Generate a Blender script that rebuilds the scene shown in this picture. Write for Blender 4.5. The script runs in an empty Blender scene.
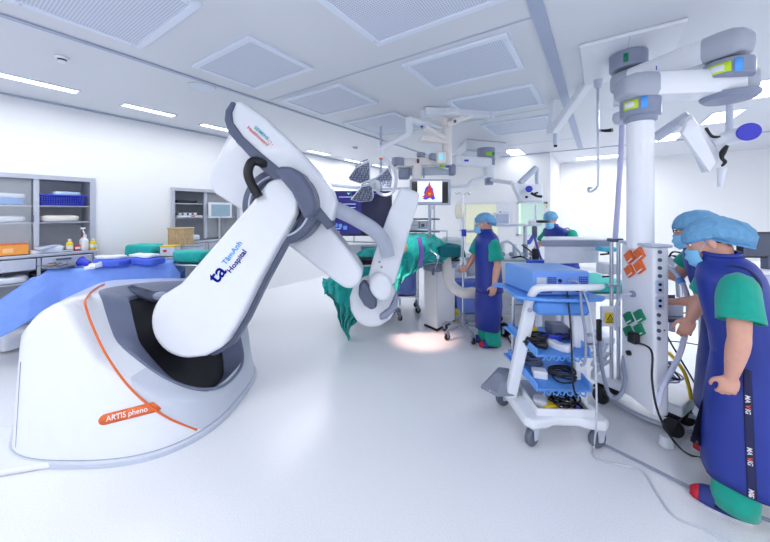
import bpy, bmesh, math, random
from mathutils import Vector, Matrix, noise
random.seed(7)
C = bpy.context.scene.collection
PI = math.pi
R = math.radians

# ------------------------------------------------------------------ camera frame
CH = 1.62                       # eye height
YAW = R(34.06)
FW = Vector((-math.sin(YAW), math.cos(YAW), 0))
RT = Vector((math.cos(YAW), math.sin(YAW), 0))
FPX = 318.0
HY = 212.0
UPV = Vector((0, 0, 1))
def W(u, w, z=0.0):             # right, ahead, height of the camera stand -> world
    return RT * u + FW * w + Vector((0, 0, z))
def P(px, py, w):               # a point seen at px,py and w metres ahead
    return W((px - 385) / FPX * w, w, CH - (py - HY) / FPX * w)
def H(px, py, z=0.0):           # a point seen at px,py and lying at height z
    w = (CH - z) * FPX / (py - HY)
    return W((px - 385) / FPX * w, w, z)

def plane_of(p1, p2, third):    # plane through two points, containing the direction third
    return Vector(p1), (Vector(p2) - Vector(p1)).cross(Vector(third)).normalized()
def PL(px, py, pl):             # a point of the plane seen at px,py
    o, n = pl; d = FW + RT * ((px - 385) / FPX) - UPV * ((py - HY) / FPX); c = Vector((0, 0, CH))
    return c + d * ((o - c).dot(n) / d.dot(n))
# ------------------------------------------------------------------ materials
_M = {}
def mat(name, col, rough=.5, metal=0., emit=None, estr=0., var=.04, scale=12., bump=0., bscale=60., spec=.5, alpha=1., trans=0., coat=0., sheen=0.):
    if name in _M: return _M[name]
    m = bpy.data.materials.new(name); m.use_nodes = True
    nt = m.node_tree; b = nt.nodes['Principled BSDF']
    col = tuple(col) + (1,) if len(col) == 3 else col
    b.inputs['Roughness'].default_value = rough
    b.inputs['Metallic'].default_value = metal
    b.inputs['Specular IOR Level'].default_value = spec
    b.inputs['Coat Weight'].default_value = coat
    b.inputs['Sheen Weight'].default_value = sheen
    tc = nt.nodes.new('ShaderNodeTexCoord')
    nz = nt.nodes.new('ShaderNodeTexNoise'); nz.inputs['Scale'].default_value = scale; nz.inputs['Detail'].default_value = 3
    nt.links.new(tc.outputs['Object'], nz.inputs['Vector'])
    rp = nt.nodes.new('ShaderNodeValToRGB')
    lo = [max(0, c * (1 - var)) for c in col[:3]]; hi = [min(1, c * (1 + var)) for c in col[:3]]
    rp.color_ramp.elements[0].position = .3; rp.color_ramp.elements[1].position = .7
    rp.color_ramp.elements[0].color = (*lo, 1); rp.color_ramp.elements[1].color = (*hi, 1)
    nt.links.new(nz.outputs['Fac'], rp.inputs['Fac'])
    nt.links.new(rp.outputs['Color'], b.inputs['Base Color'])
    if emit is not None:
        b.inputs['Emission Color'].default_value = (*emit, 1); b.inputs['Emission Strength'].default_value = estr
    if alpha < 1: b.inputs['Alpha'].default_value = alpha
    if trans: b.inputs['Transmission Weight'].default_value = trans
    if bump:
        n2 = nt.nodes.new('ShaderNodeTexNoise'); n2.inputs['Scale'].default_value = bscale; n2.inputs['Detail'].default_value = 4
        nt.links.new(tc.outputs['Object'], n2.inputs['Vector'])
        bp = nt.nodes.new('ShaderNodeBump'); bp.inputs['Strength'].default_value = bump; bp.inputs['Distance'].default_value = .01
        nt.links.new(n2.outputs['Fac'], bp.inputs['Height']); nt.links.new(bp.outputs['Normal'], b.inputs['Normal'])
    _M[name] = m
    return m
def srgb(r, g, b):
    f = lambda c: (c / 255 / 12.92) if c / 255 <= .04045 else ((c / 255 + .055) / 1.055) ** 2.4
    return (f(r), f(g), f(b))

# ------------------------------------------------------------------ mesh builder
def frame(d):
    d = d.normalized()
    a = Vector((0, 0, 1)) if abs(d.z) < .9 else Vector((1, 0, 0))
    x = d.cross(a).normalized(); y = d.cross(x).normalized()
    return x, y
def spline(pts, k=6):
    pts = [Vector(p) for p in pts]
    if len(pts) < 3: return pts
    out = []
    for i in range(len(pts) - 1):
        p0 = pts[max(i - 1, 0)]; p1 = pts[i]; p2 = pts[i + 1]; p3 = pts[min(i + 2, len(pts) - 1)]
        for j in range(k):
            t = j / k
            out.append(.5 * ((2 * p1) + (p2 - p0) * t + (2 * p0 - 5 * p1 + 4 * p2 - p3) * t * t + (3 * p1 - p0 - 3 * p2 + p3) * t ** 3))
    out.append(pts[-1]); return out
def interp(vals, k=6):
    v = spline([Vector((x, 0, 0)) for x in vals], k); return [p.x for p in v]
def worldloc(o):
    v = Vector((0, 0, 0))
    while o is not None: v += Vector(o.location); o = o.parent
    return v

class MB:
    def __init__(s): s.v = []; s.f = []
    def add(s, vs, fs):
        n = len(s.v); s.v += [Vector(v) for v in vs]; s.f += [tuple(i + n for i in f) for f in fs]; return s
    def box(s, c, size, rz=0., M=None, taper=1.):
        hx, hy, hz = size[0] / 2, size[1] / 2, size[2] / 2
        vs = []
        for z in (-hz, hz):
            k = taper if z > 0 else 1.
            for x, y in ((-hx, -hy), (hx, -hy), (hx, hy), (-hx, hy)): vs.append(Vector((x * k, y * k, z)))
        m = M if M is not None else Matrix.Rotation(rz, 3, 'Z')
        c = Vector(c)
        return s.add([m @ v + c for v in vs], [(3, 2, 1, 0), (4, 5, 6, 7), (0, 1, 5, 4), (1, 2, 6, 5), (2, 3, 7, 6), (3, 0, 4, 7)])
    def cyl(s, p0, p1, r0, r1=None, n=20, caps=True):
        p0, p1 = Vector(p0), Vector(p1); r1 = r0 if r1 is None else r1
        x, y = frame(p1 - p0); vs = []
        for p, r in ((p0, r0), (p1, r1)):
            for i in range(n):
                a = 2 * PI * i / n; vs.append(p + x * (r * math.cos(a)) + y * (r * math.sin(a)))
        fs = [(i, (i + 1) % n, n + (i + 1) % n, n + i) for i in range(n)]
        if caps: fs += [tuple(range(n - 1, -1, -1)), tuple(range(n, 2 * n))]
        return s.add(vs, fs)
    def tube(s, pts, r, n=10, k=6, smooth=True, flat=None):
        rr = r if isinstance(r, (list, tuple)) else [r] * len(pts)
        if smooth and len(pts) > 2: rr = interp(rr, k); pts = spline(pts, k)
        pts = [Vector(p) for p in pts]; vs = []; X = None
        for i, p in enumerate(pts):
            d = (pts[min(i + 1, len(pts) - 1)] - pts[max(i - 1, 0)])
            if d.length < 1e-9: d = Vector((0, 0, 1))
            d.normalize()
            if X is None: X, Y = frame(d)
            else:
                X = (X - d * X.dot(d))
                if X.length < 1e-6: X, _ = frame(d)
                X.normalize()
            Y = d.cross(X).normalized()
            for j in range(n):
                a = 2 * PI * j / n
                vs.append(p + X * (rr[i] * math.cos(a)) + Y * (rr[i] * math.sin(a)))
        m = len(pts); fs = []
        for i in range(m - 1):
            for j in range(n): fs.append((i * n + j, i * n + (j + 1) % n, (i + 1) * n + (j + 1) % n, (i + 1) * n + j))
        fs += [tuple(range(n - 1, -1, -1)), tuple(range((m - 1) * n, m * n))]
        return s.add(vs, fs)
    def loft(s, rings, cap=True, close=True):
        n = len(rings[0]); vs = [v for r in rings for v in r]; fs = []
        for i in range(len(rings) - 1):
            for j in range(n if close else n - 1): fs.append((i * n + j, i * n + (j + 1) % n, (i + 1) * n + (j + 1) % n, (i + 1) * n + j))
        if cap: fs += [tuple(range(n - 1, -1, -1)), tuple(range((len(rings) - 1) * n, len(rings) * n))]
        return s.add(vs, fs)
    def lathe(s, c, prof, n=24, axis=(0, 0, 1), cap=True):
        c = Vector(c); ax = Vector(axis).normalized(); x, y = frame(ax)
        rings = [[c + ax * z + x * (r * math.cos(2 * PI * j / n)) + y * (r * math.sin(2 * PI * j / n)) for j in range(n)] for r, z in prof]
        return s.loft(rings, cap)
    def prism(s, poly, vec):
        vec = Vector(vec); n = len(poly); poly = [Vector(p) for p in poly]
        return s.add(poly + [p + vec for p in poly], [tuple(range(n - 1, -1, -1)), tuple(range(n, 2 * n))] + [(i, (i + 1) % n, n + (i + 1) % n, n + i) for i in range(n)])
    def ell(s, c, r, M=None, nu=20, nv=12, sup=1.):
        c = Vector(c); M = M or Matrix.Identity(3); rings = []
        sg = lambda a: math.copysign(abs(a) ** sup, a)
        for i in range(nv + 1):
            t = -PI / 2 + PI * (i + .02 * (1 if i == 0 else -1 if i == nv else 0)) / nv
            rings.append([M @ Vector((r[0] * sg(math.cos(t)) * sg(math.cos(2 * PI * j / nu)), r[1] * sg(math.cos(t)) * sg(math.sin(2 * PI * j / nu)), r[2] * sg(math.sin(t)))) + c for j in range(nu)])
        return s.loft(rings, True)
    def grid(s, fn, nu, nv):
        vs = [Vector(fn(i / nu, j / nv)) for j in range(nv + 1) for i in range(nu + 1)]
        fs = [(j * (nu + 1) + i, j * (nu + 1) + i + 1, (j + 1) * (nu + 1) + i + 1, (j + 1) * (nu + 1) + i) for j in range(nv) for i in range(nu)]
        return s.add(vs, fs)
    def build(s, name, m, parent=None, bevel=0., seg=2, smooth=True, ang=35, sub=0, solid=0., loc=None):
        me = bpy.data.meshes.new(name)
        bm = bmesh.new()
        if parent is not None: off = worldloc(parent)
        elif loc is not None: off = Vector(loc)
        else:
            xs = [v.x for v in s.v]; ys = [v.y for v in s.v]; zs = [v.z for v in s.v]
            off = Vector(((min(xs) + max(xs)) / 2, (min(ys) + max(ys)) / 2, min(zs)))
        vv = [bm.verts.new(v - off) for v in s.v]
        for f in s.f:
            try: bm.faces.new([vv[i] for i in f])
            except ValueError: pass
        bmesh.ops.recalc_face_normals(bm, faces=bm.faces)
        bm.to_mesh(me); bm.free()
        if smooth:
            me.polygons.foreach_set('use_smooth', [True] * len(me.polygons)); me.set_sharp_from_angle(angle=R(ang))
        o = bpy.data.objects.new(name, me); C.objects.link(o)
        o.parent = parent
        if parent is None: o.location = off
        me.materials.append(m)
        if solid:
            q = o.modifiers.new('thick', 'SOLIDIFY'); q.thickness = solid; q.offset = 0
        if bevel:
            q = o.modifiers.new('bev', 'BEVEL'); q.width = bevel; q.segments = seg; q.limit_method = 'ANGLE'; q.angle_limit = R(30); q.harden_normals = False
        if sub:
            q = o.modifiers.new('sub', 'SUBSURF'); q.levels = sub; q.render_levels = sub
        return o

def tag(o, label=None, cat=None, group=None, kind=None):
    if label: o['label'] = label
    if cat: o['category'] = cat
    if group: o['group'] = group
    if kind: o['kind'] = kind
    return o
def empty(name, loc, label=None, cat=None, group=None):
    o = bpy.data.objects.new(name, None); C.objects.link(o); o.location = loc; o.empty_display_size = .1
    return tag(o, label, cat, group)
def struct(o): o['kind'] = 'structure'; return o
def copy_tree(o, parent=None):
    c = o.copy(); C.objects.link(c); c.parent = parent
    for ch in list(o.children): copy_tree(ch, c)
    return c
def text_geo(s, size, depth=.001, off=0.):     # letters as flat solids in x,y with thickness z
    cu = bpy.data.curves.new('letters', 'FONT'); cu.body = s; cu.size = size; cu.extrude = depth; cu.resolution_u = 3; cu.offset = off
    ob = bpy.data.objects.new('letters', cu); me = bpy.data.meshes.new_from_object(ob)
    vs = [v.co.copy() for v in me.vertices]; fs = [tuple(p.vertices) for p in me.polygons]
    bpy.data.objects.remove(ob); bpy.data.curves.remove(cu); bpy.data.meshes.remove(me)
    return vs, fs
def text(s, size, org, xd, yd, name, m, parent, depth=.001, bold=0., align='L'):
    vs, fs = text_geo(s, size, depth, bold * .45)
    xd = Vector(xd).normalized(); yd = Vector(yd); yd = (yd - xd * yd.dot(xd)).normalized(); nd = xd.cross(yd)
    mx = max(v.x for v in vs); o0 = {'L': 0, 'C': mx / 2, 'R': mx}[align]
    mb = MB()
    for k in (0,):
        mb.add([Vector(org) + xd * (v.x - o0 + k) + yd * v.y + nd * v.z for v in vs], fs)
    o = mb.build(name, m, parent, smooth=False); return o
def rects_on(name, m, parent, org, xd, yd, rects, t=.002):   # flat raised patches (x0,y0,x1,y1) on a face
    xd = Vector(xd).normalized(); yd = Vector(yd).normalized(); nd = xd.cross(yd); mb = MB(); org = Vector(org)
    for x0, y0, x1, y1 in rects:
        mb.prism([org + xd * x + yd * y for x, y in ((x0, y0), (x1, y0), (x1, y1), (x0, y1))], nd * t)
    return mb.build(name, m, parent, smooth=False)
def ring(c, xv, yv, n=32, e=2.):
    c = Vector(c); out = []
    for j in range(n):
        a = 2 * PI * j / n; ca, sa = math.cos(a), math.sin(a)
        out.append(c + xv * math.copysign(abs(ca) ** (2 / e), ca) + yv * math.copysign(abs(sa) ** (2 / e), sa))
    return out

# shared materials
white = mat('white_enamel', srgb(228, 231, 238), .28, var=.01, coat=.3)
white_m = mat('white_plastic', srgb(228, 231, 238), .42, var=.015)
lgrey = mat('light_grey_plastic', srgb(196, 203, 218), .4, var=.02)
mgrey = mat('mid_grey_plastic', srgb(140, 148, 170), .4, var=.03)
dgrey = mat('slate_grey_plastic', srgb(88, 96, 120), .38, var=.04)
black = mat('black_rubber', srgb(18, 19, 26), .45, var=.1)
blackg = mat('black_gloss', srgb(12, 13, 20), .15, var=.1)
steel = mat('brushed_steel', srgb(205, 210, 220), .28, .9, var=.03)
chrome = mat('polished_chrome', srgb(225, 228, 235), .12, 1., var=.01)
orange = mat('orange_paint', srgb(232, 110, 50), .4)
yellow = mat('yellow_plastic', srgb(240, 205, 30), .4)
blue_p = mat('cobalt_plastic', srgb(45, 62, 200), .4)
skyblue = mat('sky_blue_plastic', srgb(92, 150, 225), .4, var=.03)
teal = mat('teal_cloth', srgb(20, 175, 168), .85, var=.08, scale=25, bump=.25, bscale=220, sheen=.2)
tealb = mat('teal_scrub', srgb(0, 160, 140), .85, var=.06, scale=25, bump=.2, bscale=250, sheen=.2)
lblue = mat('blue_drape', srgb(122, 158, 238), .8, var=.05, scale=10, bump=.2, bscale=200)
navy = mat('navy_vinyl', srgb(30, 52, 146), .45, var=.06, scale=8, bump=.15, bscale=90)
navyd = mat('dark_navy_binding', srgb(22, 28, 78), .6, var=.06)
skin = mat('skin', srgb(214, 160, 140), .5, var=.05, scale=15)
hairm = mat('dark_hair', srgb(28, 24, 26), .6, var=.2)
capm = mat('cap_gauze', srgb(108, 164, 206), .75, var=.10, scale=40, bump=.5, bscale=110)
maskm = mat('mask_paper', srgb(130, 196, 238), .7, var=.04, bump=.15, bscale=150)
red = mat('red_plastic', srgb(210, 40, 50), .4)
green = mat('green_plastic', srgb(0, 130, 90), .4)
glassm = mat('clear_glass', (.9, .95, 1), .03, var=.0, alpha=.16)
whitecloth = mat('white_paper_cloth', srgb(228, 232, 242), .8, var=.04, bump=.3, bscale=60)
# ------------------------------------------------------------------ room
XL, XR, YF, YB, YA, XA, ZC = -5.75, 6.5, -3.2, 8.2, 10.4, -.95, 3.0
wallm = mat('wall_paint', srgb(240, 241, 243), .55, var=.004)
ceilm = mat('ceiling_enamel', srgb(216, 219, 226), .45, var=.006, scale=2)
floorm = bpy.data.materials.new('vinyl_floor'); floorm.use_nodes = True
def _floor():
    nt = floorm.node_tree; b = nt.nodes['Principled BSDF']
    tc = nt.nodes.new('ShaderNodeTexCoord'); n1 = nt.nodes.new('ShaderNodeTexNoise'); n1.inputs['Scale'].default_value = 140; n1.inputs['Detail'].default_value = 2
    nt.links.new(tc.outputs['Object'], n1.inputs['Vector'])
    r = nt.nodes.new('ShaderNodeValToRGB'); r.color_ramp.elements[0].position = .42; r.color_ramp.elements[1].position = .55
    r.color_ramp.elements[0].color = (*srgb(229, 231, 237), 1); r.color_ramp.elements[1].color = (*srgb(237, 238, 243), 1)
    nt.links.new(n1.outputs['Fac'], r.inputs['Fac']); nt.links.new(r.outputs['Color'], b.inputs['Base Color'])
    b.inputs['Roughness'].default_value = .22; b.inputs['Specular IOR Level'].default_value = .5
_floor()
T = .12
def slab(name, x0, x1, y0, y1, z0, z1, m):
    return struct(MB().box(((x0 + x1) / 2, (y0 + y1) / 2, (z0 + z1) / 2), (x1 - x0, y1 - y0, z1 - z0)).build(name, m, smooth=False))
slab('floor', XL - .6, XR + T, YF - T, YA + T, -.1, 0, floorm)
slab('ceiling', XL - .6, XR + T, YF - T, YA + T, ZC, ZC + .1, ceilm)
slab('wall_right', XR, XR + T, YF, YA, 0, ZC, wallm)
slab('wall_front', XL, XR, YF - T, YF, 0, ZC, wallm)
slab('wall_alcove', XA, XR, YA, YA + T, 0, ZC, wallm)
slab('wall_return', XA - T, XA, YB + T, YA, 0, ZC, wallm)
# left wall with two cupboard niches
def wall_with_holes(name, axis, pos, a0, a1, z0, z1, holes, m, th=T):
    mb = MB(); cuts = sorted(set([a0, a1] + [h[0] for h in holes] + [h[1] for h in holes]))
    for i in range(len(cuts) - 1):
        c0, c1 = cuts[i], cuts[i + 1]; mid = (c0 + c1) / 2
        segs = [(z0, z1)]
        for h in holes:
            if h[0] < mid < h[1]: segs = [(z0, h[2]), (h[3], z1)]
        for s0, s1 in segs:
            if s1 - s0 < 1e-4: continue
            if axis == 'x': mb.box((pos - th / 2, mid, (s0 + s1) / 2), (th, c1 - c0, s1 - s0))
            else: mb.box((mid, pos + th / 2, (s0 + s1) / 2), (c1 - c0, th, s1 - s0))
    return struct(mb.build(name, m, smooth=False))
def on_left(px, py): # point of the left wall seen at px,py
    d = FW + RT * ((px - 385) / FPX); w = XL / d.x; return P(px, py, w)
def on_back(px, py, Y=None):
    d = FW + RT * ((px - 385) / FPX); w = (Y or YB) / d.y; return P(px, py, w)
n1a, n1b = on_left(-110, 212).y, on_left(93, 212).y
n2a, n2b = on_left(172, 212).y, on_left(238, 212).y
N1 = (n1a, n1b, .02, 2.06); N2 = (n2a, n2b, .02, 2.0)
wall_with_holes('wall_left', 'x', XL, YF, YA, 0, ZC, [N1, N2], wallm)
slab('trim_1', XL - .62, XL - T, n1a - .05, n1b + .05, 0, 2.25, wallm) if False else None
w1 = (on_back(463, 212).x, on_back(500, 212).x, .75, 1.86)
w2 = (on_back(517, 212).x, on_back(547, 212).x - .02, 1.05, 1.86)
wall_with_holes('wall_back', 'y', YB, XL, XA, 0, ZC, [w1, w2], wallm)
# baseboards
slab('baseboard_left', XL, XL + .015, YF, n1a, 0, .1, ceilm); slab('baseboard_back', XL + .016, XA, YB - .015, YB, 0, .1, ceilm)
slab('baseboard_alcove', XA + .016, XR, YA - .015, YA, 0, .1, ceilm)
# control room glazing
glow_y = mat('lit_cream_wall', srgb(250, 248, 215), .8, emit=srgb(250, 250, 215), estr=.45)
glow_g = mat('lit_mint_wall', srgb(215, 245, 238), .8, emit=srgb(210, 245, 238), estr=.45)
for i, (wn, mm) in enumerate(((w1, glow_y), (w2, glow_g))):
    x0, x1, z0, z1 = wn
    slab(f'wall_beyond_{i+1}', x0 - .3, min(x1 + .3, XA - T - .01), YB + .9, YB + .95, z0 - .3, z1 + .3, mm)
    f = MB(); cx, cz = (x0 + x1) / 2, (z0 + z1) / 2
    for a, b, c, d in ((x0, x1, z0, z0 + .04), (x0, x1, z1 - .04, z1), (x0, x0 + .04, z0, z1), (x1 - .04, x1, z0, z1)):
        f.box(((a + b) / 2, YB + .03, (c + d) / 2), (b - a, .1, d - c))
    fo = struct(f.build(f'window_{i+1}', white_m, smooth=False))
    MB().box((cx, YB + .05, cz), (x1 - x0 - .06, .008, z1 - z0 - .06)).build('window_pane', glassm, fo, smooth=False)
# ceiling seams, trims
trimm = mat('grey_seam', srgb(168, 178, 202), .5, var=.01)
def Cp(px, py, z=ZC): return H(px, py, z)
def seam(name, a, b, wd, m=trimm, dz=.008):
    a, b = Vector(a), Vector(b); d = (b - a).normalized(); s = Vector((-d.y, d.x, 0)) * wd / 2
    return struct(MB().prism([a - s - UPV * .004, b - s - UPV * .004, b + s - UPV * .004, a + s - UPV * .004], -UPV * dz).build(name, m, smooth=False))
sx = (Cp(0, 9).x + Cp(320, 122).x + Cp(200, 79).x) / 3
seam('trim_1', (sx, YF, ZC), (sx, YB - .01, ZC), .05)
sx2 = Cp(560, 82).x
seam('trim_2', (sx2, YF, ZC), (sx2, YB + .0, ZC), .09)
seam('trim_3', (XA + .03, YB - .02, ZC), (XR, YB - .02, ZC), .06)
thin = mat('faint_seam', srgb(190, 200, 220), .5, var=.01)
for i, yy in enumerate((.2, 2.45, 4.7, 6.9)): seam(f'trim_{i+4}', (sx + .03, yy, ZC), (sx2 - .05, yy, ZC), .012, thin, .003)
# left ceiling cove
seam('trim_8', (XL + .03, YF, ZC), (XL + .03, YB, ZC), .05, trimm, .012)
seam('trim_9', (XL + .06, YB - .03, ZC), (XA, YB - .03, ZC), .05, trimm, .012)
# wall rails behind the displays
railm = mat('rail_grey', srgb(165, 175, 198), .4)
a = on_left(318, 184); b = on_back(440, 186)
slab('trim_10', XL + .001, XL + .03, 5.2, YB - .02, 2.30, 2.36, railm); slab('trim_11', XL + .04, on_back(448, 200).x, YB - .03, YB - .001, 2.30, 2.36, railm)

# perforated laminar-flow diffusers
def perf_mat():
    m = bpy.data.materials.new('perforated_panel'); m.use_nodes = True; nt = m.node_tree; b = nt.nodes['Principled BSDF']
    tc = nt.nodes.new('ShaderNodeTexCoord'); mp = nt.nodes.new('ShaderNodeMapping'); mp.inputs['Scale'].default_value = (55, 55, 55)
    v = nt.nodes.new('ShaderNodeTexVoronoi'); v.inputs['Randomness'].default_value = 0; v.inputs['Scale'].default_value = 1
    r = nt.nodes.new('ShaderNodeValToRGB'); r.color_ramp.elements[0].position = .30; r.color_ramp.elements[1].position = .42
    r.color_ramp.elements[0].color = (*srgb(158, 168, 192), 1); r.color_ramp.elements[1].color = (*srgb(214, 220, 234), 1)
    nt.links.new(tc.outputs['Object'], mp.inputs['Vector']); nt.links.new(mp.outputs[0], v.inputs['Vector'])
    nt.links.new(v.outputs['Distance'], r.inputs['Fac']); nt.links.new(r.outputs[0], b.inputs['Base Color']); b.inputs['Roughness'].default_value = .5
    return m
perf = perf_mat()
framem = mat('diffuser_frame', srgb(222, 229, 243), .4, var=.005)
def diffuser(x0, x1, y0, y1, label):
    e = empty('ceiling_diffuser', ((x0 + x1) / 2, (y0 + y1) / 2, ZC), label, 'air diffuser', 'perforated air diffusers in the ceiling')
    f = MB(); t = .05; z = ZC - .022
    for a, b, c, d in ((x0, x1, y0, y0 + t), (x0, x1, y1 - t, y1), (x0, x0 + t, y0 + t, y1 - t), (x1 - t, x1, y0 + t, y1 - t)):
        f.box(((a + b) / 2, (c + d) / 2, z + .01), (b - a, d - c, .024))
    f.build('diffuser_frame', framem, e, bevel=.004)
    MB().box(((x0 + x1) / 2, (y0 + y1) / 2, ZC - .008), (x1 - x0 - 2 * t, y1 - y0 - 2 * t, .012)).build('perforated_face', perf, e, smooth=False)
    for x in (x0 + t / 2, x1 - t / 2):
        for k in (.1, .9): MB().cyl((x, y0 + (y1 - y0) * k, ZC - .022), (x, y0 + (y1 - y0) * k, ZC - .028), .006, n=8).build('screw', steel, e)
def dpx(pts, label):
    q = [Cp(*p) for p in pts]
    xs = sorted(p.x for p in q); ys = sorted(p.y for p in q)
    diffuser((xs[0] + xs[1]) / 2, (xs[2] + xs[3]) / 2, (ys[0] + ys[1]) / 2, (ys[2] + ys[3]) / 2, label)
q = Cp(143, 46)
dpx([(191, 64), (251, 34), (313, 68), (255, 88)], 'perforated square ceiling panel right above the top of the white robot arm')
dpx([(282, 99), (341, 82), (377, 102), (323, 115)], 'perforated ceiling panel above the surgical lamp with three petals')
dpx([(401, 64), (507, 31), (524, 66), (435, 88)], 'long perforated ceiling panel in front of the boom cluster, next to the grey seam')
dpx([(449, 100), (533, 82), (543, 102), (465, 117)], 'long perforated ceiling panel directly over the white boom cluster')
dpx([(480, 125), (550, 113), (556, 128), (494, 134)], 'farthest long perforated ceiling panel beyond the boom cluster')
dpx([(346, 122), (392, 111), (424, 124), (380, 136)], 'perforated ceiling panel just left of the boom cluster, beyond the three-petal lamp')
a = Cp(143, 46); b = Cp(199, 6)
diffuser(a.x - .02, a.x + .02 + .95, a.y - .75, a.y, 'perforated ceiling panel cut by the top edge, nearest the left smoke detector')
a = Cp(378, 44); b = Cp(490, 2)
diffuser(a.x, b.x + .12, a.y - .86, a.y, 'largest perforated ceiling panel, cut by the top edge of the picture in the middle')

# recessed strip lamps
lampm = mat('lamp_diffuser', (1, 1, 1), .5, emit=(.97, .985, 1), estr=6., var=0)
def strip(cx, cy, lx, ly, label, grp='recessed strip lamps'):
    e = empty('ceiling_lamp', (cx, cy, ZC), label, 'ceiling light', grp)
    f = MB(); t = .02
    for a, b, c, d in ((-lx / 2, lx / 2, -ly / 2, -ly / 2 + t), (-lx / 2, lx / 2, ly / 2 - t, ly / 2), (-lx / 2, -lx / 2 + t, -ly / 2 + t, ly / 2 - t), (lx / 2 - t, lx / 2, -ly / 2 + t, ly / 2 - t)):
        f.box((cx + (a + b) / 2, cy + (c + d) / 2, ZC - .006), (b - a, d - c, .014))
    f.build('lamp_frame', framem, e, smooth=False)
    MB().box((cx, cy, ZC - .004), (lx - 2 * t, ly - 2 * t, .008)).build('lamp_panel', lampm, e, smooth=False)
for px, py, s, lab in ((40, 83, .62, 'recessed strip lamp nearest the left picture edge'), (150, 110, .62, 'recessed strip lamp between the smoke detector and the robot arm'),
                  (220, 128, .62, 'recessed strip lamp half hidden by the tip of the robot arm'), (319, 152.5, .7, 'recessed strip lamp just right of the robot arm near the round sensor'),
                  (354, 161, .7, 'recessed strip lamp over the three-petal surgical lamp'), (381, 166, .8, 'farthest strip lamp on the left side, behind the lamp petals')):
    p = Cp(px, py); strip(p.x, p.y, .17, s, lab)
for px, py, s, lab in ((768, 88, .75, 'recessed strip lamp cut by the right edge, above the blue capped handle'), (721, 117, .75, 'recessed strip lamp seen beneath the right pendant arm'),
                       (668, 137, .75, 'recessed strip lamp just right of the white pendant column'), (598, 157, 1.0, 'broad strip lamp behind the hanging drip rod'), (515, 152, .8, 'farthest strip lamp by the far ceiling drop box')):
    p = Cp(px, py); strip(p.x, p.y, .34 if px != 598 else .95, s if px != 598 else .5, lab)
# strip lamps added out of view to brighten the room
for x in (-4.9, -2.5, .2, 2.2, 4.8):
    for y in (-2.2, -.6) + ((1.2, 3.4, 5.4) if x > 4 else ()): strip(x, y, .34, 1.1, 'added strip lamp in the ceiling outside the picture, behind or right of the viewpoint', 'added strip lamps outside the picture')

# sensors on the ceiling
def detector(px, py, r, label):
    p = Cp(px, py); e = empty('smoke_detector', p, label, 'smoke detector')
    MB().lathe(p, [(r, -.002), (r, -.012), (r * .95, -.018), (r * .7, -.022)], 24).build('base', white_m, e)
    MB().lathe(p, [(r * .62, -.02), (r * .62, -.035), (r * .5, -.04)], 20).build('vent_ring', black, e)
    MB().lathe(p, [(r * .66, -.036), (r * .6, -.05), (r * .3, -.056)], 20).build('cover', white_m, e)
detector(62, 57, .05, 'round white smoke detector above the left strip lamps')
detector(355, 147, .07, 'small round sensor dome above the three-petal surgical lamp')
p = Cp(202, 87)
e = empty('ceiling_speaker', p, 'flat round white ceiling speaker beyond the grey seam', 'speaker')
MB().lathe(p, [(.14, -.001), (.14, -.008), (.125, -.010), (.12, -.006)], 32).build('bezel', ceilm, e)
MB().lathe(p, [(.118, -.002), (.118, -.007)], 32).build('grille', perf, e)

# ------------------------------------------------------------------ camera, light
cam = bpy.data.cameras.new('camera'); co = bpy.data.objects.new('camera', cam); C.objects.link(co)
co.location = (0, 0, CH); co.rotation_euler = (R(90), 0, YAW)
cam.sensor_width = 36; cam.lens = FPX / 770 * 36; cam.shift_y = -(271 - HY) / 770; cam.clip_start = .05
sc = bpy.context.scene; sc.camera = co
wd = bpy.data.worlds.new('world'); sc.world = wd; wd.use_nodes = True
wd.node_tree.nodes['Background'].inputs[0].default_value = (.75, .85, 1, 1); wd.node_tree.nodes['Background'].inputs[1].default_value = .3
def area(name, loc, sx_, sy_, power, col=(.955, .98, 1)):
    l = bpy.data.lights.new(name, 'AREA'); l.shape = 'RECTANGLE'; l.size = sx_; l.size_y = sy_; l.energy = power; l.color = col
    o = bpy.data.objects.new(name, l); C.objects.link(o); o.location = loc; return o
for i, (x, y, sx_, sy_, pw) in enumerate(((-4.9, 1.3, .5, 3.5, 22), (-5.1, 5.5, .4, 3.5, 42), (1.4, 5.6, .5, 3.5, 66), (2.2, -1.4, .5, 2.4, 68), (-2.5, -1.4, .5, 2.4, 38), (4.8, 3.0, .5, 4.5, 55), (0.2, 9.3, 1.2, .6, 20))):
    area('strip_and_added_light', (x, y, ZC - .07), sx_, sy_, pw)  # lights of the seen strips, plus added ones behind and right of the camera
def spot(loc, tgt, power, ang, col):
    l = bpy.data.lights.new('lamp_beam', 'SPOT'); l.energy = power; l.spot_size = R(ang); l.spot_blend = .6; l.color = col; l.shadow_soft_size = .12
    o = bpy.data.objects.new('lamp_beam', l); C.objects.link(o); o.location = loc; o.rotation_euler = (Vector(tgt) - Vector(loc)).to_track_quat('-Z', 'Y').to_euler()
spot(P(371, 192, 3.66), H(423, 338, 0), 260, 25, (1, .64, .52)); spot(P(383, 182, 3.66), P(415, 245, 4.3), 70, 26, (1, .92, .85))
vs = sc.view_settings; sc.display_settings.display_device = 'sRGB'
vs.view_transform = 'Standard'; vs.look = 'None'; vs.exposure = .02; vs.gamma = 1; vs.use_curve_mapping = False
sc.cycles.use_denoising = True; sc.cycles.max_bounces = 10; sc.cycles.diffuse_bounces = 6; sc.cycles.caustics_reflective = False; sc.cycles.caustics_refractive = False
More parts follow.
